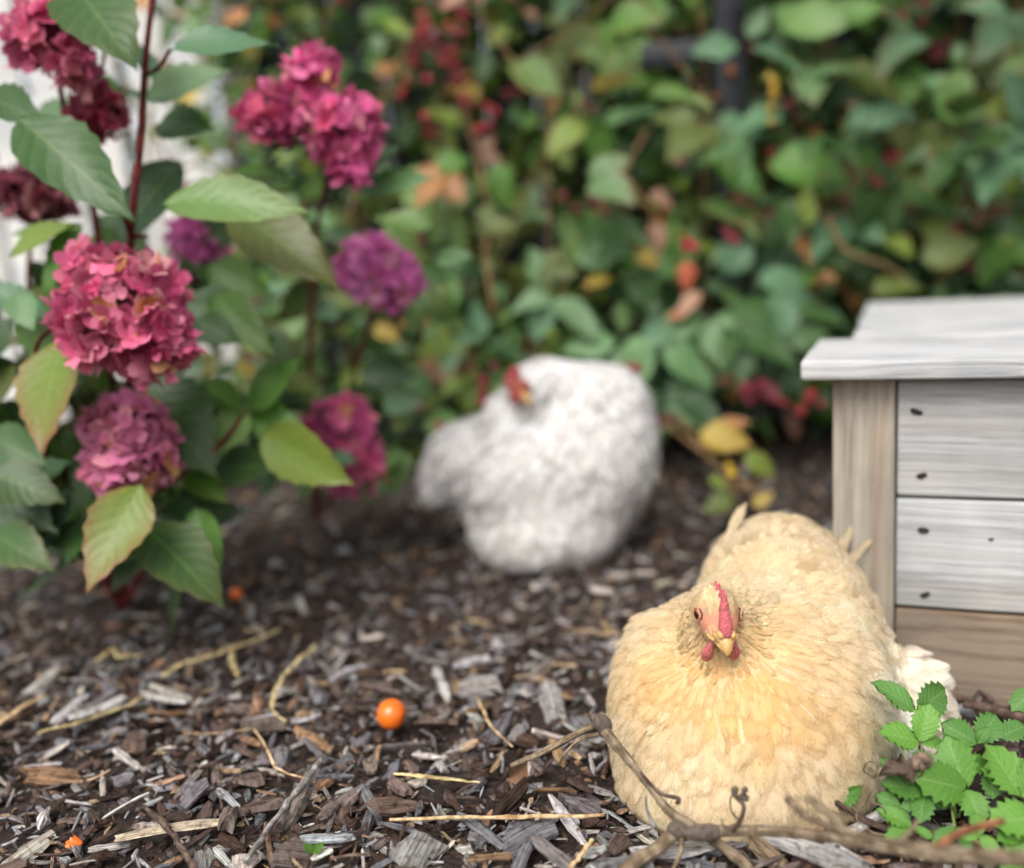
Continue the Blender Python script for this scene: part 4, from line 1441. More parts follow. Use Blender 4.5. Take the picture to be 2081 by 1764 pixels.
def flower_head(root, lobes, key, fsize=0.033, rs=None, gold=0.0, dens=1.0):
    """one mophead: lobes are (centre, radii) ; florets cover the outside"""
    c0 = lobes[0][0]
    core = Shape()
    for c, r in lobes:
        core.ell(c, np.asarray(r) * 0.70, 0.02)
    allp = np.array([c for c, r in lobes]); rm = max(max(r) for c, r in lobes)
    V, Q = core.mesh(allp.min(0) - rm, allp.max(0) + rm, max(0.006, rm / 9))
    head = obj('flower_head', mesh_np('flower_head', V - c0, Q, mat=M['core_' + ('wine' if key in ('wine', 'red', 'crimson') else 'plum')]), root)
    head.location = [float(a) for a in (c0 - np.array(root.location))]
    for c, r in lobes:
        r = np.asarray(r)
        n = int(dens * 4 * math.pi * (np.mean(r) ** 2) / (fsize ** 2 * 0.27))
        ga = math.pi * (3 - math.sqrt(5))
        for i in range(n):
            z = 1 - 2 * (i + 0.5) / n
            th = ga * i + rs.uniform(-0.3, 0.3)
            d = np.array([math.sqrt(max(0, 1 - z * z)) * math.cos(th), math.sqrt(max(0, 1 - z * z)) * math.sin(th), z])
            d = unit(d + rs.normal(0, 0.12, 3))
            if any(np.linalg.norm((c + d * r * 0.9 - c2) / (np.asarray(r2))) < 0.75 for c2, r2 in lobes if c2 is not c): continue
            p = c + d * r * rs.uniform(0.78, 1.08)
            nrm = Vector(unit(d / r + rs.normal(0, 0.55, 3) / np.mean(r)))
            o = bpy.data.objects.new('floret', FLO[rs.integers(8)])
            COL.objects.link(o); o.parent = head
            q = nrm.to_track_quat('Z', 'Y').to_matrix().to_4x4() @ Matrix.Rotation(rs.uniform(0, 6.28), 4, 'Z')
            s = fsize * rs.uniform(0.8, 1.15)
            o.matrix_local = Matrix.Translation(Vector(p - c0)) @ q @ Matrix.Scale(s, 4)
            pal = PINKS[key]
            col = pal[rs.integers(len(pal))] * rs.uniform(0.8, 1.35)
            if rs.random() < 0.12: col = col * 0.5 + lin(214, 164, 150) * 0.5           # faded floret
            if rs.random() < gold: col = lin(214, 160, 92) * rs.uniform(0.85, 1.1)
            o.color = (*[float(min(a, 1)) for a in col], 1)
    return head


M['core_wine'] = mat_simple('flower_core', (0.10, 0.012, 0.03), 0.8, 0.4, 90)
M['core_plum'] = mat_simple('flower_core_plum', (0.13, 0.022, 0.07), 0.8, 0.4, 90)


def rad(u, d): return u * d / FU


def build_hydrangea():
    rs = np.random.default_rng(77)
    root = empty('hydrangea', gp(250, 1240))
    tag(root, 'hydrangea shrub with crimson mopheads and red stems in the left foreground', 'shrub')
    back = empty('hydrangea', gp(640, 1060))
    tag(back, 'hydrangea shrub with magenta and purple mopheads between front shrub and white hen', 'shrub')
    heads = [
        (root, [(262, 610, 96, 92, 1.00), (205, 655, 84, 84, 0.99), (300, 680, 82, 76, 1.0), (200, 560, 60, 56, 1.0)], 'crimson', 0.029, 0.05),
        (root, [(262, 880, 74, 68, 1.07), (255, 945, 72, 62, 1.06), (300, 920, 54, 54, 1.07)], 'mauve', 0.027, 0.05),
        (root, [(110, 62, 66, 56, 1.06), (150, 132, 34, 40, 1.06), (70, 90, 40, 40, 1.06)], 'crimson', 0.030, 0.0),
        (root, [(200, 228, 48, 44, 1.12)], 'red', 0.030, 0.0),
        (root, [(70, 392, 78, 42, 1.22)], 'wine', 0.032, 0.0),
        (root, [(226, 0, 22, 22, 1.1)], 'red', 0.025, 0.0),
        (back, [(695, 262, 70, 66, 1.20), (635, 150, 46, 40, 1.20), (548, 232, 58, 44, 1.20), (715, 335, 36, 34, 1.20), (620, 205, 40, 36, 1.21)], 'magenta', 0.030, 0.04),
        (back, [(755, 545, 62, 60, 1.40), (800, 570, 48, 52, 1.40)], 'purple', 0.027, 0.0),
        (back, [(690, 870, 60, 56, 1.50), (715, 940, 54, 60, 1.50)], 'magenta', 0.029, 0.03),
        (root, [(400, 500, 44, 56, 1.30)], 'purple', 0.030, 0.0),
    ]
    for par, lobes, key, fs, gold in heads:
        lo = [(px(x, y, d), np.array([rad(rx, d), rad((rx + ry) / 2, d), rad(ry, d)])) for x, y, rx, ry, d in lobes]
        flower_head(par, lo, key, fs, rs, gold)
    G = GREENS
    T = [  # base x,y  tip x,y  width  depth  colour  red margin  parent
        (36, 240, 246, 404, 0.75, 0.98, 'dark', 0, 0), (150, -30, 254, 90, 1.0, 1.0, 'dark', 0.15, 0), (344, 102, 552, 58, 0.8, 1.02, 'teal', 0, 0),
        (290, 205, 445, 116, 0.75, 1.08, 'grey', 0, 0), (332, 414, 605, 392, 0.72, 1.02, 'lite', 0.25, 0), (470, 425, 674, 550, 0.8, 1.1, 'olive', 0.2, 0),
        (370, 330, 215, 480, 1.1, 1.16, 'deep', 0, 0), (322, 250, 415, 244, 1.0, 1.12, 'dark', 0, 0), (-50, 190, 72, 222, 0.8, 1.04, 'dark', 0, 0),
        (20, 520, 128, 436, 0.8, 1.1, 'yel', 0.1, 0), (165, 455, 70, 585, 0.9, 1.08, 'mid', 0, 0), (-30, 585, 112, 640, 0.7, 1.08, 'teal', 0, 0),
        (30, 600, 62, 660, 1.1, 1.05, 'blue', 0, 0), (128, 690, 52, 895, 1.15, 1.02, 'yel', 1.0, 0), (290, 775, 424, 950, 1.25, 1.12, 'dark', 0.1, 0),
        (505, 832, 592, 722, 1.1, 1.15, 'mid', 0, 0), (500, 835, 418, 925, 1.15, 1.13, 'lite', 0.3, 0), (498, 836, 440, 770, 1.1, 1.16, 'mid', 0, 0),
        (495, 840, 615, 870, 1.0, 1.15, 'mid', 0, 0), (530, 880, 699, 982, 0.95, 1.1, 'yel', 0.15, 0), (288, 985, 170, 1184, 0.95, 1.0, 'yel', 1.0, 0),
        (285, 1065, 454, 1206, 0.95, 1.03, 'dark', 0.25, 0), (395, 650, 480, 690, 1.2, 1.12, 'dark', 0, 0), (430, 600, 542, 700, 0.8, 1.14, 'mid', 0.2, 0),
        (-30, 960, 120, 1005, 1.0, 1.06, 'dark', 0.2, 0), (30, 1000, 120, 930, 0.9, 1.1, 'deep', 0, 0),
        (430, 960, 560, 930, 0.9, 1.16, 'dark', 0.1, 0), (380, 950, 455, 1010, 0.9, 1.16, 'mid', 0.4, 0), (330, 170, 250, 60, 0.6, 1.14, 'teal', 0, 0),
        (250, 200, 150, 120, 0.7, 1.14, 'lite', 0, 0), (300, 205, 240, 170, 0.8, 1.13, 'grey', 0.1, 0), (60, 250, 180, 200, 0.7, 1.16, 'grey', 0, 0),
        (100, 470, 20, 470, 0.8, 1.14, 'mid', 0, 0), (140, 1010, 60, 1120, 0.9, 1.1, 'deep', 0, 0), (330, 1010, 250, 1060, 1.0, 1.08, 'dark', 0.2, 0),
        (480, 470, 620, 460, 0.7, 1.22, 'lite', 0, 1), (730, 390, 860, 345, 0.6, 1.25, 'blue', 0, 1), (740, 380, 800, 280, 0.6, 1.25, 'grey', 0, 1),
        (560, 330, 600, 290, 0.9, 1.22, 'teal', 0, 1), (590, 360, 480, 330, 0.6, 1.25, 'mid', 0, 1), (880, 460, 760, 430, 0.8, 1.42, 'lite', 0.2, 1),
        (690, 650, 610, 590, 0.8, 1.5, 'teal', 0, 1), (640, 600, 560, 560, 0.8, 1.5, 'blue', 0, 1), (800, 910, 800, 1000, 1.2, 1.6, 'mid', 0.2, 1),
        (620, 760, 560, 700, 0.9, 1.5, 'mid', 0, 1), (880, 840, 960, 870, 0.7, 1.7, 'mid', 0, 1), (640, 840, 720, 800, 0.7, 1.6, 'mid', 0, 1),
    ]
    T += [(-40, 985, 95, 1060, 0.9, 1.1, 'deep', 0.1, 0), (30, 1010, 135, 1105, 0.95, 1.12, 'dark', 0.1, 0), (-30, 1075, 85, 1140, 0.9, 1.08, 'dark', 0.3, 0), (140, 990, 55, 1100, 0.9, 1.14, 'deep', 0, 0), (215, 1030, 120, 1135, 0.9, 1.12, 'dark', 0, 0), (-40, 880, 80, 930, 0.9, 1.12, 'dark', 0, 0), (360, 1010, 400, 1090, 0.9, 1.2, 'deep', 0, 0)]
    for i, (bx, by, tx, ty, w, d, c, red, which) in enumerate(T):
        par = back if which else root
        n = FACE + rs.normal(0, 0.18, 3)
        put_leaf('leaf', HL[i % 4], px(bx, by, d + rs.uniform(0.0, 0.03)), px(tx, ty, d - rs.uniform(0.0, 0.05)), n, par, G[c] * rs.uniform(0.85, 1.1), red * 0.55, w)
    # the leaves further inside each shrub
    def fill(par, n, x0, x1, y0, y1, d0, d1, keys, lmin, lmax):
        for _ in range(n):
            d = rs.uniform(d0, d1); b = px(rs.uniform(x0, x1), rs.uniform(y0, y1), d)
            if b[2] < 0.03: continue
            a = rs.uniform(0, 6.28); L = rs.uniform(lmin, lmax)
            t = b + L * (math.cos(a) * CR + (0.55 * math.sin(a) - 0.25) * np.array([0, 0, 1]) + np.array([0, rs.uniform(-0.6, 0.3), 0]))
            if t[2] < 0.012: t[2] = 0.012 + 0.02 * rs.random()
            put_leaf('leaf', HL[rs.integers(4)], b, t, FACE + rs.normal(0, 0.45, 3), par, G[keys[rs.integers(len(keys))]] * rs.uniform(0.75, 1.1), 0.4 * rs.random() ** 6, rs.uniform(0.75, 1.05))
    fill(root, 120, -160, 430, 560, 1120, 1.10, 1.42, ['dark', 'mid', 'deep', 'olive', 'dark'], 0.08, 0.13)
    fill(root, 24, -120, 420, 420, 640, 1.16, 1.32, ['dark', 'mid', 'lite', 'grey'], 0.07, 0.11)
    fill(back, 85, 420, 900, 430, 980, 1.45, 1.75, ['mid', 'blue', 'dark', 'lite', 'olive', 'teal', 'deep'], 0.06, 0.11)
    # stems
    def stem(par, pts, r, m='stem_red'):
        tube_obj('stem', [px(x, y, d) if d else gp(x, y) for x, y, d in pts], r, M[m], par, 8, 0.08)
    ft = (250, 1240, 0)
    stem(root, [(312, -20, 1.06), (296, 120, 1.06), (284, 300, 1.07), (266, 480, 1.08), (262, 700, 1.16), (258, 1000, 1.3), ft], [0.0035, 0.004, 0.0045, 0.005, 0.006])
    stem(root, [(240, 400, 1.0), (266, 480, 1.08)], [0.002, 0.003]); stem(root, [(300, 480, 1.1), (266, 480, 1.08)], [0.002, 0.003])
    stem(root, [(240, 690, 1.03), (160, 720, 1.08), (90, 760, 1.12), (110, 1000, 1.25), ft], [0.0035, 0.004, 0.005])
    stem(root, [(150, 640, 1.04), (75, 700, 1.08), (90, 770, 1.12)], [0.0025, 0.003])
    stem(root, [(262, 960, 1.1), (300, 990, 1.15), (330, 1080, 1.28), ft], [0.003, 0.004])
    stem(root, [(110, 120, 1.08), (140, 260, 1.12), (190, 420, 1.15), (230, 800, 1.26), ft], [0.003, 0.004, 0.005])
    stem(root, [(70, 400, 1.22), (60, 620, 1.24), (110, 900, 1.3), ft], [0.003, 0.004])
    stem(root, [(320, 1000, 1.1), (440, 910, 1.12), (500, 835, 1.15)], [0.003, 0.0025])
    stem(root, [(345, 102, 1.02), (320, 140, 1.05), (292, 152, 1.06)], [0.0018, 0.0025])
    stem(root, [(200, 250, 1.12), (190, 420, 1.15)], [0.002, 0.0025]); stem(root, [(400, 540, 1.3), (360, 800, 1.32), (300, 1100, 1.4), ft], [0.003, 0.004])
    stem(root, [(226, 10, 1.1), (205, 160, 1.12), (200, 230, 1.12)], [0.002, 0.0025])
    fb = (640, 1060, 0)
    stem(back, [(680, 300, 1.24), (640, 500, 1.36), (630, 800, 1.5), fb], [0.003, 0.004, 0.005])
    stem(back, [(768, 600, 1.42), (720, 760, 1.55), (660, 950, 1.65), fb], [0.003, 0.004]); stem(back, [(705, 960, 1.52), (670, 1020, 1.6), fb], [0.003, 0.004])
    stem(back, [(690, 270, 1.22), (560, 300, 1.22), (548, 250, 1.2)], [0.002, 0.003]); stem(back, [(730, 390, 1.25), (690, 330, 1.24)], [0.002, 0.002])


build_hydrangea()

# ---------------------------------------------------------------- bramble hedge
BL = [leaf_mesh('bramble_leaf', M['leaf_b'], 10, 5, 0.66, 0.40, 1.6, 0.05, 0.22, 0.25, 0.014, 8, s, tw, 0.03) for s, tw in ((11, 0.2), (12, -0.25), (13, 0.0), (14, 0.4))]


def berry_mesh():
    """small cluster of drupelets"""
    V, F = [], []
    base = [(math.sin(t) * math.cos(p), math.sin(t) * math.sin(p), math.cos(t)) for t, ps in ((0.35, 3), (1.05, 6), (1.8, 6), (2.6, 3)) for p in np.linspace(0, 6.28, ps, endpoint=False) + t * 3]
    octa = np.array([(1, 0, 0), (-1, 0, 0), (0, 1, 0), (0, -1, 0), (0, 0, 1), (0, 0, -1), (.58, .58, .58), (-.58, .58, .58), (.58, -.58, .58), (-.58, -.58, .58)], float)
    tri = [(0, 2, 6), (2, 4, 6), (4, 0, 6), (2, 1, 7), (1, 4, 7), (4, 2, 7), (3, 0, 8), (0, 4, 8), (4, 3, 8), (1, 3, 9), (3, 4, 9), (4, 1, 9), (2, 0, 5), (1, 2, 5), (3, 1, 5), (0, 3, 5)]
    for d in base:
        b = len(V)
        d = np.array(d)
        q = np.array(Vector(d).to_track_quat('Z', 'Y').to_matrix())
        for o_ in octa: V.append(d * 0.33 * np.array([1, 1, 1.15]) + (q @ o_) * 0.2)
        F += [(a + b, c + b, e + b) for a, c, e in tri]
    return mesh_np('berry', np.array(V), np.array(F), mat=M['berry'])


BERRY = berry_mesh()


def build_bramble():
    rs = np.random.default_rng(101)
    G = GREENS
    xs = [(-0.62, -0.15), (-0.15, 0.28), (0.28, 0.66), (0.66, 1.06), (1.06, 1.55)]
    names = ['bramble with yellowing leaves and red berries left of the white hen, behind the hydrangeas',
             'bramble with dull green leaflets directly behind and above the white hen',
             'bramble with pink withered leaves between the white hen and the wooden box',
             'dark green bramble with wine red berries rising behind the wooden box lid left end',
             'green bramble filling the upper right corner behind the wooden box']
    plants = []
    for (x0, x1), lab in zip(xs, names):
        r = empty('bramble', ((x0 + x1) / 2, 2.15, 0))
        tag(r, lab, 'bramble', 'brambles of the hedge')
        plants.append(r)

    def owner(x):
        for p, (a, b) in zip(plants, xs):
            if x < b: return p
        return plants[-1]

    def leaf(x, y, ang, Lu, d, c, par=None, red=0.0, w=1.0, tilt=None):
        """bramble leaflet whose base shows at (x, y), pointing ang degrees (0 right, 90 up), Lu photo units long"""
        b = px(x, y, d)
        a = math.radians(ang)
        t = b + rad(Lu, d) * (math.cos(a) * CR + math.sin(a) * CU - CW * rs.uniform(0.0, 0.45))
        put_leaf('leaf', BL[rs.integers(4)], b, t, FACE + rs.normal(0, 0.22, 3) if tilt is None else tilt, par or owner(b[0]), G[c] * rs.uniform(0.88, 1.1), red, w)
    # leaflets one can pick out
    for (x, y, ang, Lu, d, c) in [
        (1115, 590, 110, 95, 1.86, 'grey'), (1120, 600, 200, 90, 1.85, 'grey'), (1125, 605, 320, 120, 1.85, 'grey'), (1110, 605, 255, 95, 1.84, 'teal'),
        (1165, 520, 10, 120, 1.88, 'blue'), (970, 690, 90, 80, 1.82, 'teal'), (985, 680, 190, 70, 1.82, 'teal'), (1000, 690, 330, 80, 1.82, 'deep'),
        (1185, 240, 225, 110, 1.9, 'yel'), (1180, 235, 100, 55, 1.9, 'lite'), (1040, 130, 330, 120, 1.95, 'lite'), (1290, 110, 180, 120, 1.92, 'lite'),
        (1320, 190, 350, 120, 1.9, 'lite'), (1230, 250, 20, 130, 1.92, 'blue'), (1010, 330, 280, 100, 1.9, 'mid'), (950, 320, 200, 90, 1.95, 'mid'),
        (940, 250, 160, 80, 2.0, 'yel'), (900, 360, 190, 110, 1.95, 'mid'), (820, 390, 330, 110, 1.9, 'lite'), (1430, 640, 200, 120, 1.86, 'blue'),
        (1440, 650, 300, 130, 1.85, 'grey'), (1450, 645, 340, 120, 1.86, 'blue'), (1250, 690, 190, 110, 1.84, 'blue'), (1290, 680, 280, 100, 1.84, 'blue'),
        (1300, 690, 20, 100, 1.85, 'teal'), (1350, 700, 320, 130, 1.84, 'blue'), (1240, 720, 330, 90, 1.84, 'grey'), (1540, 560, 340, 130, 1.9, 'teal'),
        (1560, 600, 300, 110, 1.88, 'teal'), (1600, 580, 30, 90, 1.92, 'mid'), (1500, 90, 190, 100, 1.9, 'teal'), (1520, 80, 60, 70, 1.9, 'grey'),
        (1530, 95, 330, 110, 1.9, 'teal'), (1650, 60, 20, 130, 1.92, 'mid'), (1700, 140, 330, 130, 1.9, 'yel'),
        (1640, 130, 200, 100, 1.92, 'olive'), (1590, 230, 200, 120, 1.9, 'teal'), (1740, 220, 350, 110, 1.9, 'teal'), (1760, 230, 250, 90, 1.9, 'blue'),
        (1900, 190, 320, 110, 1.9, 'mid'), (1960, 140, 250, 120, 1.92, 'lite'), (2000, 230, 10, 120, 1.9, 'yel'), (1870, 160, 330, 90, 1.95, 'blue'),
        (1950, 300, 190, 120, 1.95, 'grey'), (1450, 330, 330, 120, 1.9, 'mid'), (1450, 250, 350, 110, 1.93, 'teal'), (1520, 290, 200, 110, 1.92, 'mid'), (1460, 420, 10, 110, 1.93, 'dark'), (1500, 480, 100, 100, 1.93, 'mid'), (1470, 560, 60, 110, 1.92, 'teal'), (1560, 330, 350, 150, 1.9, 'mid'),
        (1600, 400, 270, 100, 1.9, 'dark'), (1700, 340, 200, 140, 1.94, 'deep'), (1820, 380, 330, 120, 1.9, 'dark'), (1860, 520, 150, 120, 1.88, 'yel'),
        (1870, 530, 20, 110, 1.88, 'olive'), (1900, 500, 80, 90, 1.9, 'yel'), (1640, 460, 90, 90, 1.84, 'yel'), (1770, 590, 10, 110, 1.82, 'olive'),
        (1700, 560, 200, 60, 1.86, 'orange'), (1610, 470, 300, 80, 1.9, 'orange'), (1330, 450, 280, 70, 1.86, 'pink'), (1320, 390, 330, 60, 1.88, 'pink'),
        (1380, 340, 80, 60, 1.88, 'pink'), (1400, 530, 260, 60, 1.84, 'coral'), (1420, 590, 230, 70, 1.84, 'pink'), (1400, 630, 200, 50, 1.84, 'coral'),
        (1290, 510, 330, 60, 1.86, 'gold'), (1240, 560, 200, 60, 1.88, 'gold'), (1430, 410, 330, 120, 1.92, 'lite'), 
        (1420, 880, 350, 100, 1.66, 'gold'), (1515, 920, 320, 80, 1.62, 'yel'), (1460, 870, 20, 60, 1.68, 'orange'), (1530, 1030, 40, 50, 1.52, 'gold'),
        (1440, 970, 330, 50, 1.60, 'yel'), (1490, 1010, 200, 70, 1.54, 'olive'), (1200, 180, 20, 90, 1.95, 'gold'),
        (860, 560, 300, 90, 1.8, 'olive'), (920, 560, 250, 120, 1.82, 'mid'), (760, 150, 20, 70, 2.0, 'orange'), (870, 640, 200, 60, 1.8, 'orange'),
        (800, 880, 60, 80, 1.75, 'yel'), (760, 660, 330, 60, 1.8, 'gold'), (900, 760, 60, 60, 1.8, 'grey'), (880, 700, 100, 60, 1.8, 'lite'),
        (1530, 780, 330, 70, 1.74, 'wine'), (1330, 790, 240, 80, 1.8, 'deep'), (1380, 800, 320, 110, 1.8, 'deep'), (1600, 700, 20, 90, 1.84, 'dark'),
        (1620, 630, 350, 100, 1.86, 'dark'), (1350, 560, 120, 80, 1.88, 'blue'), (1300, 620, 80, 110, 1.9, 'dark'), (1560, 520, 100, 90, 1.95, 'dark')]:
        leaf(x, y, ang, Lu, d, c, w=rs.uniform(0.85, 1.1), red=0.25 if c in ('yel', 'orange', 'gold', 'lite') else 0.0)
    # the rest: groups of three leaflets through the hedge's depth
    count = {p.name: 0 for p in plants}
    for k in range(560):
        x = rs.uniform(-0.62, 1.55); z = rs.uniform(0.10, 1.50) ; y = 1.80 + 0.62 * rs.random() ** 0.8 + 0.10 * abs(z - 0.6)
        if z < 0.26 and rs.random() < 0.72: y += 0.25
        if x < -0.12 and z > 0.62 and rs.random() < 0.85: continue           # hedge is thin in front of the pale fence
        if x < -0.35 and z > 0.45 and rs.random() < 0.7: continue
        if 0.36 < x < 0.54 and z > 0.90 and rs.random() < 0.7: continue
        par = owner(x)
        r = rs.random()
        if x < 0.1:
            keys = ['mid', 'lite', 'olive', 'yel', 'dark', 'blue'] if r < 0.87 else ['gold', 'orange', 'pink', 'red']
        elif z < 0.5:
            keys = ['blue', 'teal', 'grey', 'dark', 'mid'] if r < 0.92 else ['gold', 'pink', 'coral', 'wine', 'orange']
        else:
            keys = ['mid', 'dark', 'blue', 'teal', 'olive', 'lite', 'dark'] if r < 0.9 else ['gold', 'yel', 'orange', 'wine', 'pink']
        c = G[keys[rs.integers(len(keys))]] * rs.uniform(0.75, 1.08)
        b = np.array([x, y, z])
        a0 = rs.uniform(0, 6.28)
        out = unit(np.array([math.cos(a0) * 0.9, -0.55 + rs.normal(0, 0.3), 0.55 * math.sin(a0) - 0.2]))
        nrm = unit(FACE + rs.normal(0, 0.4, 3))
        sidev = unit(np.cross(nrm, out))
        L = rs.uniform(0.075, 0.125) * (1.15 if x > 0.1 else 0.72)
        for j, (sa, f) in enumerate(((0.0, 1.0), (1.15, 0.82), (-1.15, 0.82))):
            if count[par.name] > 285 or (j > 0 and rs.random() < 0.3): continue
            dv = math.cos(sa) * out + math.sin(sa) * sidev
            st = b + (0.012 if j == 0 else 0.004) * out
            put_leaf('leaf', BL[rs.integers(4)], st, st + dv * L * f, nrm + rs.normal(0, 0.15, 3), par, c * rs.uniform(0.92, 1.08), 0.3 if r > 0.7 else 0.0, rs.uniform(0.85, 1.1))
            count[par.name] += 1
    # canes
    for p, (a, b) in zip(plants, xs):
        for k in range(4):
            x0 = rs.uniform(a, b); y0 = rs.uniform(2.05, 2.35)
            x1 = x0 + rs.uniform(-0.4, 0.4); h = rs.uniform(0.6, 1.4)
            x2 = x1 + rs.uniform(-0.4, 0.4)
            tube_obj('cane', [(x0, y0, -0.01), ((x0 * 2 + x1) / 3, y0 - 0.05, h * 0.5), (x1, y0 - 0.15, h), (x2, y0 - rs.uniform(0.2, 0.3), h - rs.uniform(0.0, 0.5))],
                     [0.005, 0.004, 0.003, 0.002], M['cane'], p, 6)
    for pts, i in (([(985, 470, 1.9), (990, 540, 1.88), (1005, 640, 1.86)], 1), ([(1240, 320, 1.9), (1300, 400, 1.88), (1330, 440, 1.88)], 2), ([(1450, 330, 1.92), (1530, 430, 1.9), (1560, 470, 1.9)], 3),
                   ([(1680, 440, 1.86), (1720, 510, 1.84), (1800, 540, 1.84), (1850, 580, 1.84)], 3), ([(1350, 860, 1.75), (1440, 930, 1.66), (1530, 1000, 1.56)], 2), ([(1380, 850, 1.76), (1470, 960, 1.62), (1500, 1010, 1.55)], 2),
                   ([(1890, 300, 1.9), (1880, 360, 1.9), (1875, 420, 1.9)], 4), ([(1000, 480, 1.95), (980, 360, 1.95), (930, 180, 2.0)], 1)):
        tube_obj('cane', [px(x, y, d) for x, y, d in pts], [0.0045, 0.0035], M['cane'], plants[i], 7)
    # berries
    def berries(cx, cy, sx, sy, n, d, cols, size=0.017):
        for _ in range(n):
            p = px(cx + rs.normal(0, sx), cy + rs.normal(0, sy), d + rs.uniform(-0.03, 0.03))
            par = owner(p[0])
            o = bpy.data.objects.new('berry', BERRY); COL.objects.link(o); o.parent = par
            s = size * rs.uniform(0.8, 1.25)
            o.location = [float(a) for a in p - np.array(par.location)]; o.scale = (s, s, s); o.rotation_euler = (rs.uniform(0, 3), rs.uniform(0, 3), 0)
            c = cols[rs.integers(len(cols))] * rs.uniform(0.8, 1.15); o.color = (*[float(v) for v in c], 1)
    R = [lin(168, 40, 66), lin(190, 56, 70), lin(140, 28, 52), lin(182, 44, 56)]
    Wn = [lin(128, 26, 50), lin(110, 22, 44), lin(150, 36, 62)]
    berries(860, 60, 16, 22, 8, 1.92, R); berries(930, 60, 16, 26, 9, 1.92, R); berries(880, 120, 26, 30, 14, 1.92, R); berries(930, 170, 14, 12, 4, 1.92, R)
    berries(860, 245, 8, 8, 2, 1.9, R); berries(1010, 210, 16, 14, 3, 1.9, R); berries(980, 265, 10, 10, 2, 1.9, R); berries(810, 200, 10, 10, 2, 1.95, R)
    berries(1210, 415, 34, 12, 7, 1.86, Wn); berries(1740, 400, 36, 30, 16, 1.9, Wn); berries(1620, 270, 30, 30, 7, 1.92, Wn); berries(1770, 440, 22, 18, 8, 1.88, Wn)
    berries(1480, 420, 14, 26, 6, 1.9, [lin(170, 70, 84), lin(186, 90, 96)]); berries(1400, 500, 10, 8, 3, 1.84, R); berries(1270, 740, 10, 8, 2, 1.74, R); berries(990, 790, 22, 18, 6, 1.62, R)
    berries(1540, 800, 24, 16, 7, 1.74, Wn); berries(1350, 860, 10, 12, 3, 1.7, Wn); berries(1630, 810, 26, 14, 5, 1.8, R); berries(1830, 20, 26, 16, 6, 1.95, R); berries(1480, 500, 8, 10, 2, 1.85, R)
    berries(1490, 120, 20, 30, 4, 2.0, [lin(206, 120, 60)]); berries(1570, 200, 6, 30, 6, 1.86, [lin(220, 176, 60), lin(232, 196, 90)], 0.014); berries(1480, 965, 10, 8, 2, 1.6, [lin(232, 190, 40)], 0.016)
    for _ in range(9):
        berries(rs.uniform(820, 2080), rs.uniform(0, 560), 16, 14, 4, rs.uniform(1.86, 1.98), [R, Wn][rs.integers(2)], 0.015)
    berries(880, 880, 10, 10, 2, 1.7, R); berries(850, 820, 12, 14, 3, 1.72, Wn); berries(60, 60, 10, 10, 1, 2.0, R)


build_bramble()


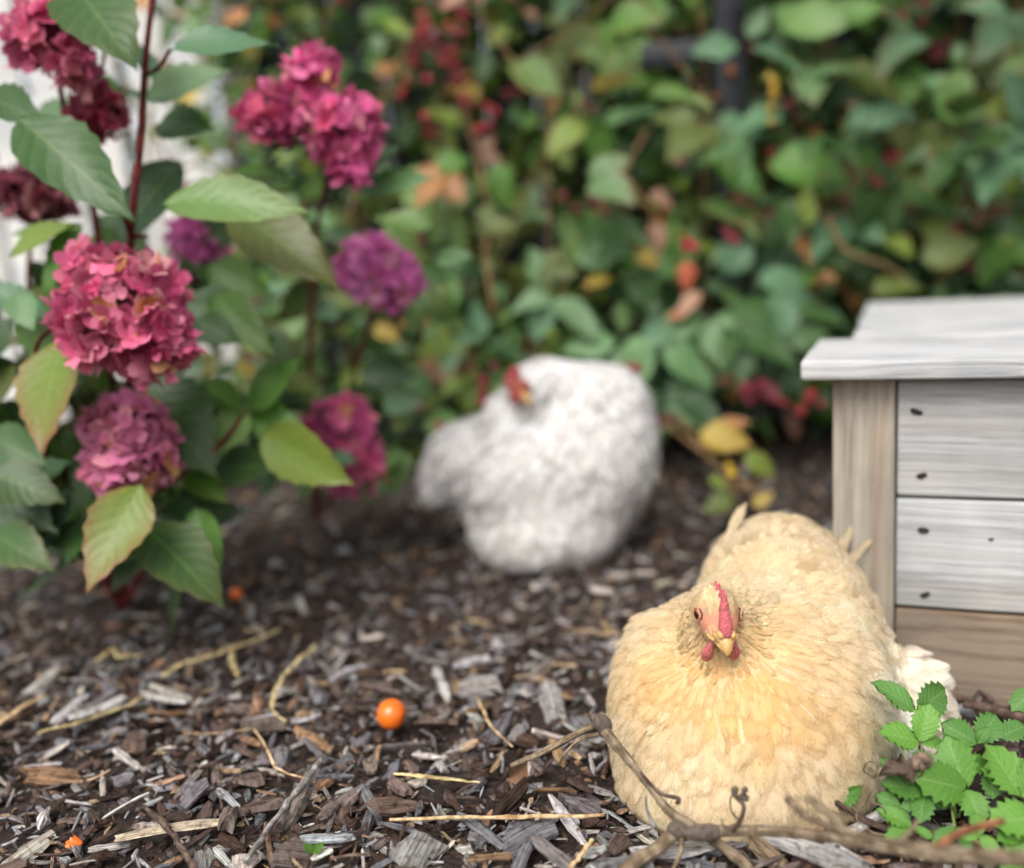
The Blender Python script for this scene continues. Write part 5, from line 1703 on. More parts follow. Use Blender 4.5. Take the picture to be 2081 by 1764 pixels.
# ---------------------------------------------------------------- behind the hedge
def build_back():
    rs = np.random.default_rng(55)
    # dark trellis fence
    tr = empty('trellis_fence', (0.75, 2.62, 0))
    tag(tr, 'dark grey wooden trellis fence with added dark backing slats, half hidden behind the bramble hedge', 'fence')
    def bar(name, a, b, w, t):
        a, b = np.asarray(a, float), np.asarray(b, float)
        L = float(np.linalg.norm(b - a))
        me = board_mesh(name, L, w, t, M['fence_dark'], 0.003, 1)
        o = obj(name, me); d = (b - a) / L
        z = np.array([0, 0, 1.0]) if abs(d[2]) < 0.9 else np.array([1.0, 0, 0])
        y = unit(np.cross(z, d)); z = np.cross(d, y)
        o.parent = tr
        m = (a + b) / 2 - np.array(tr.location)
        o.matrix_local = Matrix(((d[0], y[0], z[0], m[0]), (d[1], y[1], z[1], m[1]), (d[2], y[2], z[2], m[2]), (0, 0, 0, 1)))
    for x in (-0.62, -0.1, 0.55, 1.2, 1.85):
        bar('fence_post', (x, 2.62, 0), (x, 2.62, 1.7), 0.075, 0.075)
    q = px(1480, 120, 2.02)
    bar('fence_post', (q[0], q[1], 0), (q[0], q[1], 1.6), 0.06, 0.06)
    q = px(1390, 112, 2.06)
    bar('fence_rail', (q[0] - 0.09, q[1], q[2]), (q[0] + 0.07, q[1], q[2] + 0.004), 0.05, 0.03)
    for z in (0.25, 0.75, 1.2, 1.6):
        bar('fence_rail', (-0.64, 2.57, z), (2.3, 2.57, z), 0.06, 0.025)
    for x in np.arange(-0.60, 2.3, 0.13):  # added dark boards stand in for the hedge's shaded interior and block the sky
        bar('backing_slat', (x, 2.69, 0.02), (x, 2.69, 1.72), 0.127, 0.018)
    # pale picket fence at the left
    pf = empty('picket_fence', (-1.2, 2.75, 0))
    tag(pf, 'white painted picket fence behind the hydrangea in the upper left', 'fence')
    me = board_mesh('picket', 1.5, 0.098, 0.02, M['fence_white'], 0.004, 2)
    for k, x in enumerate(np.arange(-2.78, -0.70, 0.124)):
        if k % 4 == 3: x += 0.012
        o = obj('picket', me, pf)
        o.location = (x + 1.2 + 0.0, rs.uniform(-0.004, 0.004), 0.77 + rs.uniform(-0.01, 0.01)); o.rotation_euler = (0, math.radians(90), 0)
    rail = board_mesh('picket_rail', 2.2, 0.07, 0.03, M['fence_white'])
    for z in (0.35, 1.15):
        o = obj('picket_rail', rail, pf); o.location = (-0.56, 0.035, z)
    for x in (-2.0, -0.66):
        o = obj('picket_post', board_mesh('picket_post', 1.6, 0.08, 0.08, M['twig_grey_wood']), pf); o.location = (x + 1.2, 0.10 if x < -1 else -0.06, 0.79); o.rotation_euler = (0, math.radians(90), 0)
    # autumn spray against the pale fence
    sp = empty('autumn_shrub', (-0.75, 2.45, 0))
    tag(sp, 'thin shrub with orange autumn leaves standing against the white picket fence', 'shrub')
    for k, (x, y, ang, Lu, c) in enumerate([(285, 25, 80, 60, 'orange'), (330, 45, 20, 60, 'coral'), (365, 225, 60, 75, 'gold'), (380, 215, 120, 55, 'gold'), (300, 90, 250, 50, 'orange'), (480, 130, 40, 50, 'coral'), (470, 60, 100, 50, 'pink'), (10, 390, 10, 60, 'gold'), (20, 410, 320, 50, 'gold'), (505, 160, 300, 50, 'orange'), (560, 170, 60, 50, 'olive'), (620, 60, 100, 50, 'yel'), (660, 40, 30, 55, 'olive')]):
        d = 2.4
        b = px(x, y, d); a = math.radians(ang)
        put_leaf('leaf', BL[k % 4], b, b + rad(Lu, d) * (math.cos(a) * CR + math.sin(a) * CU), FACE, sp, GREENS[c] * 1.25, 0.0, 1.0)
    for pts in ([(300, 20), (310, 300), (360, 700)], [(370, 220), (360, 420), (380, 700)], [(480, 60), (470, 300), (400, 700)], [(640, 30), (560, 200), (470, 480)]):
        P_ = [px(x, y, 2.42) for x, y in pts] + [np.array([-0.75, 2.45, -0.01])]
        tube_obj('stem', P_, [0.002, 0.004, 0.006], M['cane'], sp, 6)
    # the mass of leaves and thicket beyond, too far and blurred to count
    VV, FF, CC, UU = [], [], [], []
    n = 9000
    keys = ['mid', 'olive', 'dark', 'lite', 'yel', 'grey', 'deep', 'blue']
    for k in range(n):
        r = rs.random()
        x = rs.uniform(-0.75, 2.2)
        y = rs.uniform(2.2, 2.52) if x > -0.1 else rs.uniform(2.05, 2.55)
        z = rs.uniform(0.02, 1.75)
        if x < -0.64 and z > 0.5 and rs.random() < 0.8: continue
        if x > -0.1 and rs.random() < 0.15: y = rs.uniform(1.95, 2.3); z = rs.uniform(0.05, 0.5)
        L = rs.uniform(0.04, 0.08)
        d = unit(rs.normal(0, 1, 3) + np.array([0, -0.3, -0.3])); nn = unit(FACE + rs.normal(0, 0.6, 3)); s = unit(np.cross(nn, d)) * L * 0.3
        b = np.array([x, y, z])
        base = len(VV) * 6
        VV.append(np.array([b, b + d * L * 0.35 + s, b + d * L * 0.7 + s * 0.7, b + d * L, b + d * L * 0.7 - s * 0.7, b + d * L * 0.35 - s]))
        FF.append(np.arange(6)[None] + base)
        if rs.random() < 0.93: c = GREENS[keys[rs.integers(8)]]
        else: c = GREENS[['gold', 'orange', 'pink', 'red', 'brown'][rs.integers(5)]]
        CC.append(np.tile(c * rs.uniform(0.75, 1.15), (6, 1)))
    for k in range(2600):                                        # added dark leaves behind the pale fence, to shut sky out of its gaps
        L = rs.uniform(0.05, 0.09)
        d = unit(rs.normal(0, 1, 3)); nn = unit(FACE + rs.normal(0, 0.6, 3)); s = unit(np.cross(nn, d)) * L * 0.3
        b = np.array([rs.uniform(-2.9, -0.55), rs.uniform(2.9, 3.15), rs.uniform(0.02, 1.7)])
        base = len(VV) * 6
        VV.append(np.array([b, b + d * L * 0.35 + s, b + d * L * 0.7 + s * 0.7, b + d * L, b + d * L * 0.7 - s * 0.7, b + d * L * 0.35 - s]))
        FF.append(np.arange(6)[None] + base)
        CC.append(np.tile(GREENS[keys[rs.integers(8)]] * rs.uniform(0.6, 0.95), (6, 1)))
    me = mesh_np('thicket', np.concatenate(VV), np.concatenate(FF), col=np.concatenate(CC), mat=M['thicket'])
    o = obj('thicket', me)
    tag(o, 'dense mass of small leaves behind the brambles, with added dark leaves behind the fence', 'foliage', kind='stuff')


def mat_thicket():
    m, nt, b, out = nodes('thicket_leaf')
    c = N(nt, 'ShaderNodeVertexColor', _layer_name='Col').outputs[0]
    nt.links.new(c, b.inputs['Base Color'])
    b.inputs['Roughness'].default_value = 0.5
    translucent(nt, b, out, c, 0.3)
    return m


M['thicket'] = mat_thicket()
M['twig_grey_wood'] = mat_wood('grey_post', lin(170, 164, 166), lin(120, 114, 116), lin(130, 116, 110))
build_back()


# ================================================================== STRAWBERRY PLANTS
SL = [leaf_mesh('strawberry_leaflet', M['leaf_s'], 14, 9, 0.80, 0.57, 0.86, 0.125, 0.24, 0.22, 0.04, 7, s, tw, 0.03) for s, tw in ((41, 0.12), (42, -0.15), (43, 0.05), (44, 0.2))]


def build_strawberries():
    rs = np.random.default_rng(9)
    plants = []
    for (bx, by), lab in (((1850, 1560), 'wild strawberry plant with upright bright green leaves against the buff hen'),
                          ((1960, 1650), 'wild strawberry plant with broad toothed leaves in the lower right, behind dry twigs'),
                          ((2110, 1560), 'wild strawberry plant cut by the right edge in front of the wooden box')):
        r = empty('strawberry_plant', gp(bx, by))
        tag(r, lab, 'plant', 'strawberry plants')
        plants.append(r)
    cols = [lin(108, 158, 62), lin(118, 168, 68), lin(94, 144, 60), lin(104, 152, 74), lin(126, 172, 74)]

    def leaf(p, hub, hd, leaflets, c):
        """one compound leaf: hub position, leaflets (tip x, tip y, tip depth, width)"""
        par = plants[p]
        h = px(hub[0], hub[1], hd)
        foot = np.array(par.location) + np.array([rs.uniform(-0.012, 0.012), rs.uniform(-0.008, 0.008), 0.0])
        mid = (foot + h) / 2 + np.array([rs.uniform(-0.01, 0.01), 0.012, 0.012])
        st = tube_obj('leaf_stalk', [foot, mid, h], [0.0012, 0.001, 0.0009], M['stem_green'], par, 6)
        for tx, ty, td, w in leaflets:
            tip = px(tx, ty, td)
            n = FACE * np.array([1, 1.0, 1.3]) + rs.normal(0, 0.22, 3) 
            side = (tx - hub[0]) / 120.0
            n = n + side * 0.28 * CR
            put_leaf('leaflet', SL[rs.integers(4)], h, tip, n, par, cols[c] * rs.uniform(0.9, 1.08), 0.0, w)
    leaf(0, (1862, 1446), 0.775, [(1782, 1382, 0.775, 0.75), (1930, 1400, 0.785, 1.05)], 3)
    leaf(0, (1868, 1508), 0.762, [(1797, 1484, 0.755, 1.0), (1892, 1430, 0.765, 0.95), (1918, 1505, 0.765, 0.8)], 1)
    leaf(0, (1850, 1590), 0.745, [(1790, 1545, 0.75, 0.8), (1830, 1550, 0.76, 0.8)], 2)
    leaf(1, (1963, 1604), 0.742, [(1872, 1578, 0.728, 1.0), (1925, 1496, 0.752, 1.0), (1998, 1668, 0.722, 1.1)], 0)
    leaf(1, (1985, 1510), 0.765, [(1920, 1470, 0.765, 1.0), (2030, 1450, 0.775, 0.95), (2010, 1480, 0.76, 0.8)], 3)
    leaf(1, (1880, 1608), 0.74, [(1800, 1590, 0.735, 0.8), (1870, 1665, 0.722, 0.95), (1930, 1640, 0.735, 0.8)], 2)
    leaf(1, (1855, 1680), 0.722, [(1785, 1640, 0.728, 0.75), (1800, 1702, 0.712, 0.7), (1895, 1700, 0.712, 0.7)], 0)
    leaf(1, (1940, 1680), 0.715, [(1900, 1720, 0.705, 0.8), (1975, 1730, 0.705, 0.8)], 2)
    leaf(2, (2030, 1500), 0.79, [(1995, 1448, 0.80, 1.0), (2085, 1470, 0.795, 1.0)], 3)
    leaf(2, (2075, 1620), 0.735, [(2015, 1510, 0.75, 1.15), (2140, 1540, 0.745, 1.0)], 1)
    leaf(2, (2100, 1400), 0.83, [(2060, 1440, 0.82, 0.9), (2130, 1430, 0.83, 0.9)], 3)
    leaf(2, (2110, 1660), 0.715, [(2022, 1668, 0.705, 1.05), (2060, 1735, 0.695, 1.0)], 1)
    leaf(2, (2090, 1735), 0.70, [(2040, 1764, 0.69, 0.9), (2130, 1790, 0.685, 0.9)], 0)
    leaf(1, (1905, 1560), 0.752, [(1860, 1530, 0.75, 0.9), (1945, 1530, 0.75, 1.0), (1915, 1600, 0.742, 0.9)], 3)
    leaf(1, (2010, 1565), 0.755, [(1965, 1540, 0.75, 0.9), (2060, 1560, 0.75, 1.0), (2020, 1620, 0.742, 1.0)], 2)
    leaf(2, (2045, 1590), 0.745, [(2000, 1560, 0.745, 0.9), (2090, 1600, 0.74, 1.0)], 4)
    leaf(1, (1990, 1700), 0.71, [(1945, 1690, 0.712, 0.9), (2030, 1730, 0.70, 1.0), (1985, 1650, 0.72, 0.9)], 1)
    leaf(1, (1830, 1640), 0.735, [(1785, 1615, 0.735, 0.9), (1875, 1630, 0.735, 0.9), (1835, 1690, 0.722, 0.9)], 3)
    leaf(2, (2080, 1700), 0.71, [(2030, 1700, 0.705, 1.0), (2120, 1690, 0.71, 1.0)], 0)
    leaf(0, (1750, 1600), 0.765, [(1700, 1640, 0.757, 0.7), (1715, 1615, 0.76, 0.6)], 2)
    # brown withered leaf and flower head of the first plant
    wl_ = leaf_mesh('withered_leaf', M['dry_leaf'], 12, 7, 0.9, 0.5, 1.0, 0.1, 0.9, 0.6, 0.09, 5, 77, 1.2, 0.16)
    o = put_leaf('withered_leaf', wl_, px(1862, 1580, 0.735), px(1792, 1562, 0.735), FACE, plants[0], (1, 1, 1), 0, 1.0)
    wl2 = leaf_mesh('withered_leaf', M['dry_leaf'], 12, 7, 0.8, 0.5, 1.0, 0.1, 1.3, 0.9, 0.12, 4, 79, 2.0, 0.2)
    put_leaf('withered_leaf', wl2, px(1830, 1545, 0.74), px(1790, 1575, 0.735), FACE + CR, plants[0], (1, 1, 1), 0, 1.0)
    sh = Shape()
    for k in range(8):
        a = k * 0.8
        sh.ell(px(1872 + 14 * math.cos(a), 1548 + 10 * math.sin(a), 0.735 + 0.004 * math.sin(a * 2)), (0.0032, 0.003, 0.004), 0.002)
    c = px(1872, 1548, 0.735)
    to_parent(obj('dry_flower', blob('dry_flower', sh, c - 0.015, c + 0.015, 0.0013, M['dry_leaf'], lambda V: np.ones((len(V), 3)))), plants[0])
    tube_obj('dry_stalk', [px(1866, 1505, 0.745), px(1878, 1530, 0.738), px(1876, 1570, 0.735), px(1850, 1590, 0.735)], [0.0006, 0.0006], M['twig_dark'], plants[0], 5)
    tube_obj('dry_stalk', [px(1790, 1560, 0.735), px(1765, 1620, 0.735), px(1740, 1660, 0.732), px(1770, 1690, 0.728), px(1810, 1698, 0.725)], [0.0008, 0.0007, 0.0006], M['twig'], plants[0], 5)
    tube_obj('dry_stalk', [px(1770, 1632, 0.735), px(1795, 1640, 0.73), px(1803, 1670, 0.727), px(1818, 1694, 0.725)], [0.0007, 0.0005], M['twig'], plants[0], 5)
    tube_obj('dry_stalk', [px(1815, 1560, 0.738), px(1770, 1548, 0.742), px(1755, 1565, 0.742), px(1775, 1580, 0.74)], [0.0006, 0.0006], M['twig_dark'], plants[0], 5)


build_strawberries()


# ================================================================== THINGS LYING ON THE MULCH
def tomato():
    c = gp(797, 1500); c[2] = 0.0
    n, k = 14, 22
    V = []
    for i in range(n + 1):
        t = math.pi * i / n
        for j in range(k):
            p = 2 * math.pi * j / k
            r = 0.0150 * (1 - 0.05 * math.exp(-(t / 0.3) ** 2) * 2) * (1 + 0.006 * math.cos(4 * p))
            z = math.cos(t) * 0.0150 * 0.97 - 0.0022 * math.exp(-(t / 0.28) ** 2)
            V.append((r * math.sin(t) * math.cos(p), r * math.sin(t) * math.sin(p), z))
    F = [(i * k + j, (i + 1) * k + j, (i + 1) * k + (j + 1) % k, i * k + (j + 1) % k) for i in range(n) for j in range(k)]
    o = obj('cherry_tomato', mesh_np('cherry_tomato', np.array(V), np.array(F), mat=M['tomato']))
    o.location = (c[0], c[1] + 0.008, 0.021); o.rotation_euler = (0.5, 1.9, 0.3)
    tag(o, 'round orange cherry tomato lying on the mulch left of the buff hen', 'tomato')
    scar = Shape()
    V_, F_, uv_ = tube([np.array([0, 0, 0.0118]), np.array([0, 0, 0.0140])], [0.0012, 0.0009], 7)
    obj('stem_scar', mesh_np('stem_scar', V_, F_, uv=uv_, mat=M['twig']), o)
    # two more, small and half buried
    for (x, y, s, lab) in ((482, 1220, 0.6, 'small orange tomato in the mulch below the hydrangea, out of focus'), (168, 1752, 0.55, 'torn orange fruit skin at the bottom left edge')):
        p = gp(x, y)
        q = bpy.data.objects.new('cherry_tomato', o.data.copy() if s == 0.55 else o.data); link(q)
        q.location = (p[0], p[1], 0.010); q.scale = (s, s, s * (0.55 if s == 0.55 else 1)); q.rotation_euler = (0.3, 0.8, 1)
        if s == 0.55:
            q.name = 'fruit_skin'
            q.data = leaf_mesh('fruit_skin', M['tomato'], 8, 7, 0.8, 0.5, 0.9, 0.08, 0.7, 0.3, 0.05, 3, 6, 0.9, 0.15)
            q.scale = (0.012, 0.012, 0.012); q.location = (p[0] - 0.012, p[1], 0.014); q.rotation_euler = (0.2, -0.2, 0.4)
        tag(q, lab, 'tomato' if s != 0.55 else 'fruit skin')


tomato()


def lying(name, pts, R, mat, label, cat, sides=8, jit=0.1, h=0.012, flat=1.0, z=None, n=6):
    """twig or straw lying on the ground; pts in photo units, optional third value is height above ground"""
    P = [gp(p[0], p[1], p[2] if len(p) > 2 else h) for p in pts]
    c = P[0].copy()
    if cat == 'wood sliver':                                     # split wood: same build as the chips, drawn out between its ends
        rq = np.random.default_rng(int(pts[0][0]) + int(pts[0][1]))
        Lw = float(np.linalg.norm(P[-1] - P[0]))
        V, F, uv = splinter(rq, W=2.2 * max(R) / Lw, T=1.1 * max(R) / Lw)
        o = obj(name, mesh_np(name, V, F, uv=uv * Lw, smooth=False, mat=M['chip_o']))
        d = Vector(P[-1] - P[0]); o.location = [float(a) for a in (P[0] + P[-1]) / 2]
        o.rotation_euler = (rq.uniform(-0.2, 0.2), -math.asin(d.z / Lw), math.atan2(d.y, d.x)); o.scale = (Lw, Lw, Lw)
        o.color = (*(lin(214, 212, 208) if mat == 'twig_grey' else lin(224, 208, 180)), 1)
        tag(o, label, cat)
        return o
    Q = catmull(P, n)
    if cat == 'dry stalk':                                       # dry stalks kink rather than curve
        Q = np.concatenate([np.linspace(a, b, 3, endpoint=False) for a, b in zip(P[:-1], P[1:])] + [P[-1][None]])
        flat = 0.4
    rq = np.random.default_rng(len(label) * 7 + int(pts[0][0]))
    wob = 0.0012 if cat == 'dry stalk' else 0.0004
    Q[1:-1] += rq.normal(0, wob, (len(Q) - 2, 3)) * np.array([1, 1, 0.6])
    R = np.interp(np.linspace(0, 1, len(Q)), np.linspace(0, 1, len(R)), R) * rq.uniform(0.72, 1.12, len(Q)) * (1.05 if cat == 'dry stalk' else 1.0)
    V, F, uv = tube(Q, R, sides, jit, flat)
    o = obj(name, mesh_np(name, V - c, F, uv=uv, mat=M[mat]))
    o.location = [float(a) for a in c]
    tag(o, label, cat)
    return o


def build_litter():
    lying('straw', [(792, 1666), (930, 1662), (1080, 1660), (1228, 1656)], [0.0021, 0.0026, 0.0026, 0.0022], 'straw', 'long straight pale straw lying level left of the buff hen', 'straw', 8, 0.05, 0.016, 0.55)
    lying('straw', [(800, 1572), (850, 1576), (905, 1582), (975, 1590)], [0.0018, 0.0030, 0.0030, 0.0014], 'straw_y', 'short flat yellow straw below the orange tomato', 'straw', 8, 0.2, 0.014, 0.4)
    lying('stick', [(498, 1752), (560, 1665), (610, 1600), (656, 1540, 0.022)], [0.0026, 0.0030, 0.0034, 0.0030], 'twig_grey', 'straight grey stick slanting up right across the mulch', 'stick', 7, 0.12, 0.016, 0.8)
    lying('wood_sliver', [(237, 1700), (310, 1690), (400, 1676), (450, 1666)], [0.0050, 0.0062, 0.0062, 0.0050], 'straw', 'long pale wood sliver lying across the lower left mulch', 'wood sliver', 7, 0.25, 0.014, 0.6)
    lying('twig', [(292, 1640, 0.018), (330, 1672, 0.022), (362, 1712, 0.02), (396, 1768, 0.014)], [0.0018, 0.0028, 0.0026, 0.003], 'twig_dark', 'dark knobbly twig crossing the pale wood sliver', 'twig', 8, 0.25)
    lying('straw', [(1160, 1764), (1185, 1730), (1204, 1706)], [0.0022, 0.0024, 0.0020], 'straw', 'short straw at the bottom edge pointing up toward the hen', 'straw', 7, 0.1, 0.014, 0.6)
    lying('straw', [(968, 1415), (985, 1450), (1000, 1478), (1042, 1518)], [0.0014, 0.0018, 0.0016, 0.0010], 'straw', 'thin bent straw right of the orange tomato', 'straw', 7, 0.1, 0.012, 0.5)
    lying('straw', [(640, 1310), (600, 1350), (572, 1375), (556, 1420), (550, 1440), (580, 1466)], [0.0030, 0.0032, 0.0024, 0.0026, 0.0022, 0.0014], 'straw_y', 'curved yellow dry stem hooking downward in the middle left mulch', 'dry stalk', 8, 0.3, 0.016, 0.6)
    lying('straw', [(330, 1372), (370, 1350), (440, 1330), (500, 1308), (570, 1278)], [0.0028, 0.0036, 0.0032, 0.0034, 0.0030], 'straw_y', 'long yellow dry stem lying along the middle left mulch', 'dry stalk', 8, 0.3, 0.016, 0.6)
    lying('straw', [(470, 1312), (474, 1340), (482, 1374)], [0.0036, 0.0044, 0.0022], 'straw_y', 'short yellow dry stem hanging off the long yellow one', 'dry stalk', 7, 0.3, 0.014, 0.6)
    lying('straw', [(196, 1342), (228, 1318), (240, 1334), (290, 1330)], [0.003, 0.003, 0.0028, 0.002], 'straw_y', 'small forked yellow dry stem at the far left mulch', 'dry stalk', 7, 0.3, 0.014, 0.6)
    lying('straw', [(75, 1490), (150, 1472), (240, 1440), (300, 1412)], [0.0022, 0.003, 0.0026, 0.0022], 'straw_y', 'yellow dry stem under the pale chips at the left', 'dry stalk', 7, 0.25, 0.014, 0.6)
    lying('wood_sliver', [(140, 1464), (190, 1444), (256, 1420)], [0.005, 0.0066, 0.006], 'twig_grey', 'broad pale grey wood sliver at the left of the mulch', 'wood sliver', 7, 0.2, 0.018, 0.45)
    lying('wood_sliver', [(288, 1410), (330, 1420), (380, 1428)], [0.0046, 0.005, 0.004], 'twig_grey', 'pale grey wood sliver pointing right beside the broad one', 'wood sliver', 7, 0.2, 0.016, 0.5)
    lying('straw', [(-10, 1478), (40, 1440), (90, 1410)], [0.003, 0.004, 0.003], 'straw', 'tan dry stem running off the left edge', 'dry stalk', 7, 0.2, 0.014, 0.6)
    lying('wood_sliver', [(882, 1350), (894, 1380), (908, 1416)], [0.0044, 0.005, 0.0044], 'twig_grey', 'upright looking grey wood sliver above right of the tomato', 'wood sliver', 7, 0.2, 0.014, 0.5)
    lying('straw', [(395, 1492, 0.01), (520, 1480), (560, 1560, 0.014), (640, 1590)], [0.0008, 0.001, 0.0014, 0.001], 'straw', 'thin wiry dry stem passing under the grey stick', 'dry stalk', 6, 0.2)
    rs2 = np.random.default_rng(8)
    for k, (x, y) in enumerate(((1262, 1188), (1312, 1186), (1226, 1220))):
        p = gp(x, y)
        V_, F_, uv_ = splinter(rs2, W=0.5, T=0.3)
        o = obj('pale_chip', mesh_np('pale_chip', V_, F_, uv=uv_ * 0.03, smooth=False, mat=M['chip_o']))
        o.location = (p[0], p[1], 0.014); o.scale = (0.030, 0.030, 0.026); o.rotation_euler = (0.1, 0.1, 0.15 - 0.5 * (k == 2)); o.color = (*lin(222, 212, 200), 1)
        tag(o, ('left one of two blurred white wood chips behind the buff hen', 'right one of two blurred white wood chips behind the buff hen', 'pale wood chip just nearer than the white pair')[k], 'wood chip', 'white chips on the mulch')
    # brown seed husk
    p = gp(1062, 1608)
    h = leaf_mesh('dry_husk', M['husk'], 10, 7, 0.9, 0.45, 1.2, 0.02, 0.8, 0.7, 0.03, 6, 5, 0.5, 0.05)
    o = obj('dry_husk', h); o.location = (p[0] - 0.012, p[1], 0.012); o.scale = (0.024, 0.024, 0.024); o.rotation_euler = (1.2, -0.3, 0.4)
    tag(o, 'curled brown dry husk on the mulch above the long straw', 'husk')
    # green sprout at the bottom edge
    sp = empty('seedling', gp(640, 1752))
    tag(sp, 'tiny green seedling at the bottom edge left of centre', 'seedling')
    for a in (-0.5, 0.7):
        b = np.array(sp.location) + np.array([0, 0, 0.008])
        put_leaf('leaf', HL[0], b, b + np.array([0.012 * math.sin(a), -0.004, 0.010]), FACE, sp, GREENS['mid'], 0, 1)
    V_, F_, uv_ = tube([np.zeros(3), np.array([0, 0, 0.009])], [0.0007, 0.0006], 6)
    obj('stem', mesh_np('stem', V_, F_, uv=uv_, mat=M['stem_green']), sp)


M['husk'] = mat_simple('brown_husk', lin(150, 112, 82), 0.7, 0.5, 300, 0.5)
build_litter()


def build_vines():
    """the dry vine stems in front of the buff hen"""
    def vine(label, main, R, mat='twig', sides=10, jit=0.1):
        P = [px(*p) for p in main]
        c = P[0].copy()
        root = empty('dry_vine', (c[0], c[1], max(0.0, c[2] - 0.02)))
        tag(root, label, 'dry stalk', 'dry vine stems')
        tube_obj('stem', P, np.array(R) * 0.82, M[mat], root, sides, 0.22, 8)
        return root
    # A: knotted stem from the node down past the breast
    r = vine('dry vine stem slanting down across the left of the buff hen', [(1212, 1462, 0.775), (1238, 1496, 0.768), (1290, 1560, 0.752), (1330, 1612, 0.742), (1362, 1650, 0.735), (1420, 1688, 0.728), (1500, 1745, 0.715), (1540, 1790, 0.71)],
             [0.0046, 0.0052, 0.0036, 0.0034, 0.0046, 0.0046, 0.005, 0.005])
    tube_obj('side_stem', [px(1222, 1468, 0.775), px(1170, 1492, 0.79), px(1110, 1525, 0.805), px(1040, 1556, 0.825)], [0.0034, 0.0028, 0.003, 0.0022], M['twig'], r, 8, 0.15)
    tube_obj('side_stem', [px(1225, 1490, 0.775), px(1180, 1502, 0.785), px(1150, 1530, 0.79), px(1135, 1556, 0.80)], [0.0018, 0.0015, 0.001], M['twig'], r, 7, 0.15)
    tube_obj('side_stem', [px(1290, 1560, 0.751), px(1340, 1610, 0.738), px(1378, 1622, 0.734), px(1376, 1634, 0.734)], [0.0014, 0.0016, 0.0018], M['twig_dark'], r, 7, 0.15)
    tube_obj('side_stem', [px(1312, 1617, 0.738), px(1316, 1650, 0.735), px(1332, 1680, 0.732)], [0.0006, 0.0012, 0.0016], M['twig_grey'], r, 7)
    nod = Shape().ell(px(1222, 1468, 0.773), (0.007, 0.006, 0.006), 0.004).cap(px(1205, 1456, 0.775), px(1234, 1472, 0.772), 0.0035, 0.003, 0.003).ell(px(1228, 1482, 0.773), (0.0055, 0.005, 0.007), 0.004)
    c = px(1222, 1468, 0.773)
    to_parent(obj('node', blob('node', nod, c - 0.025, c + 0.025, 0.0017, M['knot'], lambda V: np.ones((len(V), 3)))), r)
    # B: crossing stem along the bottom
    r = vine('dry vine stem running right along the bottom in front of the hen', [(1372, 1694, 0.722), (1440, 1690, 0.715), (1540, 1688, 0.705), (1650, 1696, 0.69), (1760, 1716, 0.675), (1900, 1740, 0.655), (2110, 1752, 0.63)],
             [0.0058, 0.0052, 0.0048, 0.0046, 0.0046, 0.0044, 0.004])
    tube_obj('side_stem', [px(1376, 1690, 0.722), px(1330, 1728, 0.712), px(1290, 1752, 0.705), px(1240, 1800, 0.695)], [0.0052, 0.0050, 0.0052, 0.005], M['twig'], r, 10, 0.1)
    tube_obj('side_stem', [px(1385, 1695, 0.718), px(1384, 1730, 0.712), px(1366, 1770, 0.706)], [0.0022, 0.0018, 0.0014], M['twig'], r, 8, 0.1)
    sk = Shape().ell(px(1432, 1692, 0.713), (0.016, 0.0056, 0.0062), 0.004).ell(px(1375, 1688, 0.720), (0.0075, 0.006, 0.0075), 0.004)
    c = px(1405, 1690, 0.716)
    to_parent(obj('node', blob('node', sk, c - 0.035, c + 0.035, 0.0018, M['knot'], lambda V: np.ones((len(V), 3)))), r)
    # curled dry tendril with a clustered head
    tube_obj('tendril', [px(1484, 1686, 0.705), px(1502, 1672, 0.704), px(1512, 1640, 0.704), px(1500, 1625, 0.704), px(1490, 1612, 0.704), px(1500, 1604, 0.705)], [0.0018, 0.0017, 0.0014, 0.0012], M['twig_dark'], r, 7, 0.2)
    tube_obj('tendril', [px(1504, 1668, 0.704), px(1488, 1652, 0.703), px(1484, 1628, 0.703), px(1490, 1610, 0.704)], [0.0008, 0.0007], M['twig_dark'], r, 6, 0.2)
    tube_obj('tendril', [px(1495, 1676, 0.704), px(1474, 1682, 0.703), px(1466, 1664, 0.703)], [0.0010, 0.0006], M['twig_dark'], r, 6, 0.2)
    hd = Shape()
    rr = random.Random(4)
    for k in range(9):
        hd.ell(px(1502 + rr.uniform(-15, 16), 1612 + rr.uniform(-9, 14), 0.704 + rr.uniform(-0.004, 0.004)), (0.0021, 0.002, 0.0026), 0.0012)
    c = px(1502, 1612, 0.704)
    to_parent(obj('seed_head', blob('seed_head', hd, c - 0.015, c + 0.015, 0.0011, M['knot'], lambda V: np.ones((len(V), 3)))), r)
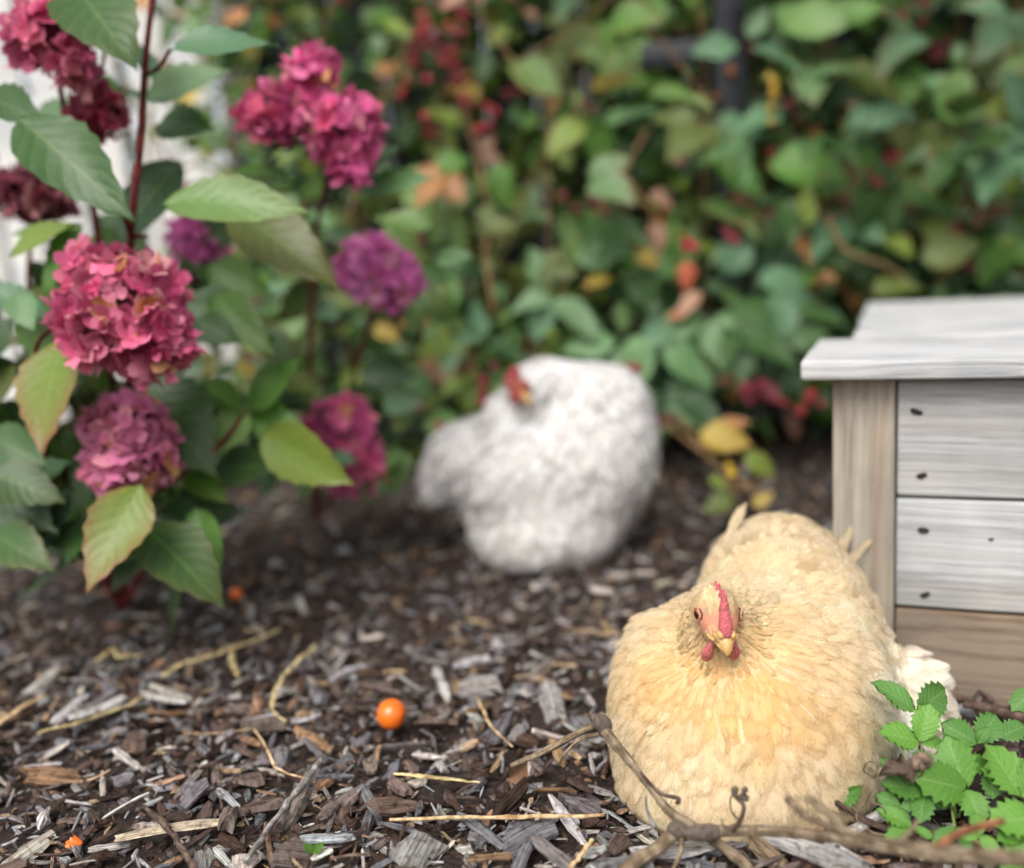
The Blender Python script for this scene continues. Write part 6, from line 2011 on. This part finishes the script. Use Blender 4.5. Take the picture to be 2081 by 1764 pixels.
    # near, out of focus stems
    r = vine('blurred dry stem nearest the camera crossing the strawberry leaves', [(1600, 1622, 0.66), (1640, 1660, 0.64), (1720, 1690, 0.62), (1840, 1716, 0.60), (1960, 1730, 0.585), (2110, 1738, 0.57)], [0.003, 0.0034, 0.003, 0.0028, 0.0028, 0.003])
    tube_obj('side_stem', [px(1720, 1690, 0.62), px(1680, 1650, 0.64), px(1640, 1622, 0.655)], [0.0024, 0.0026], M['twig'], r, 8)
    tube_obj('side_stem', [px(1900, 1722, 0.592), px(1960, 1690, 0.60), px(2040, 1668, 0.605)], [0.0024, 0.0024, 0.002], M['twig_red'], r, 8)
    tube_obj('side_stem', [px(1820, 1716, 0.60), px(1850, 1690, 0.605), px(1866, 1668, 0.61)], [0.0016, 0.0012], M['twig'], r, 7)
    r = vine('thin dark dry stem lying under the strawberry leaves beside the hen', [(1690, 1625, 0.76), (1770, 1672, 0.745), (1850, 1700, 0.735), (1920, 1735, 0.72)], [0.0026, 0.0032, 0.003, 0.0024], 'twig_dark', 8)
    # flat weathered stalk lying on the ground from under the hen toward the corner
    lying('wood_sliver', [(1470, 1660), (1560, 1688), (1680, 1730), (1760, 1775)], [0.007, 0.0095, 0.0105, 0.009], 'twig_grey', 'broad split grey stalk running from under the hen to the bottom edge', 'wood sliver', 8, 0.22, 0.012, 0.35)
    lying('wood_sliver', [(1290, 1735), (1360, 1730), (1440, 1722)], [0.006, 0.008, 0.006], 'twig_grey', 'pale grey splinter lying below the crossing vine stems', 'wood sliver', 7, 0.25, 0.01, 0.4)
    lying('stick', [(1960, 1430), (2010, 1440), (2090, 1462)], [0.006, 0.007, 0.006], 'twig_dark', 'dark bark strip lying at the foot of the wooden box', 'stick', 8, 0.25, 0.014, 0.6)


M['knot'] = mat_simple('dry_knot', lin(112, 98, 86), 0.85, scale=350, c2=lin(62, 52, 46), bumpy=0.9, dist=0.002)
M['twig_red'] = mat_twig('reddish_twig', lin(176, 112, 84), lin(120, 68, 52))
build_vines()
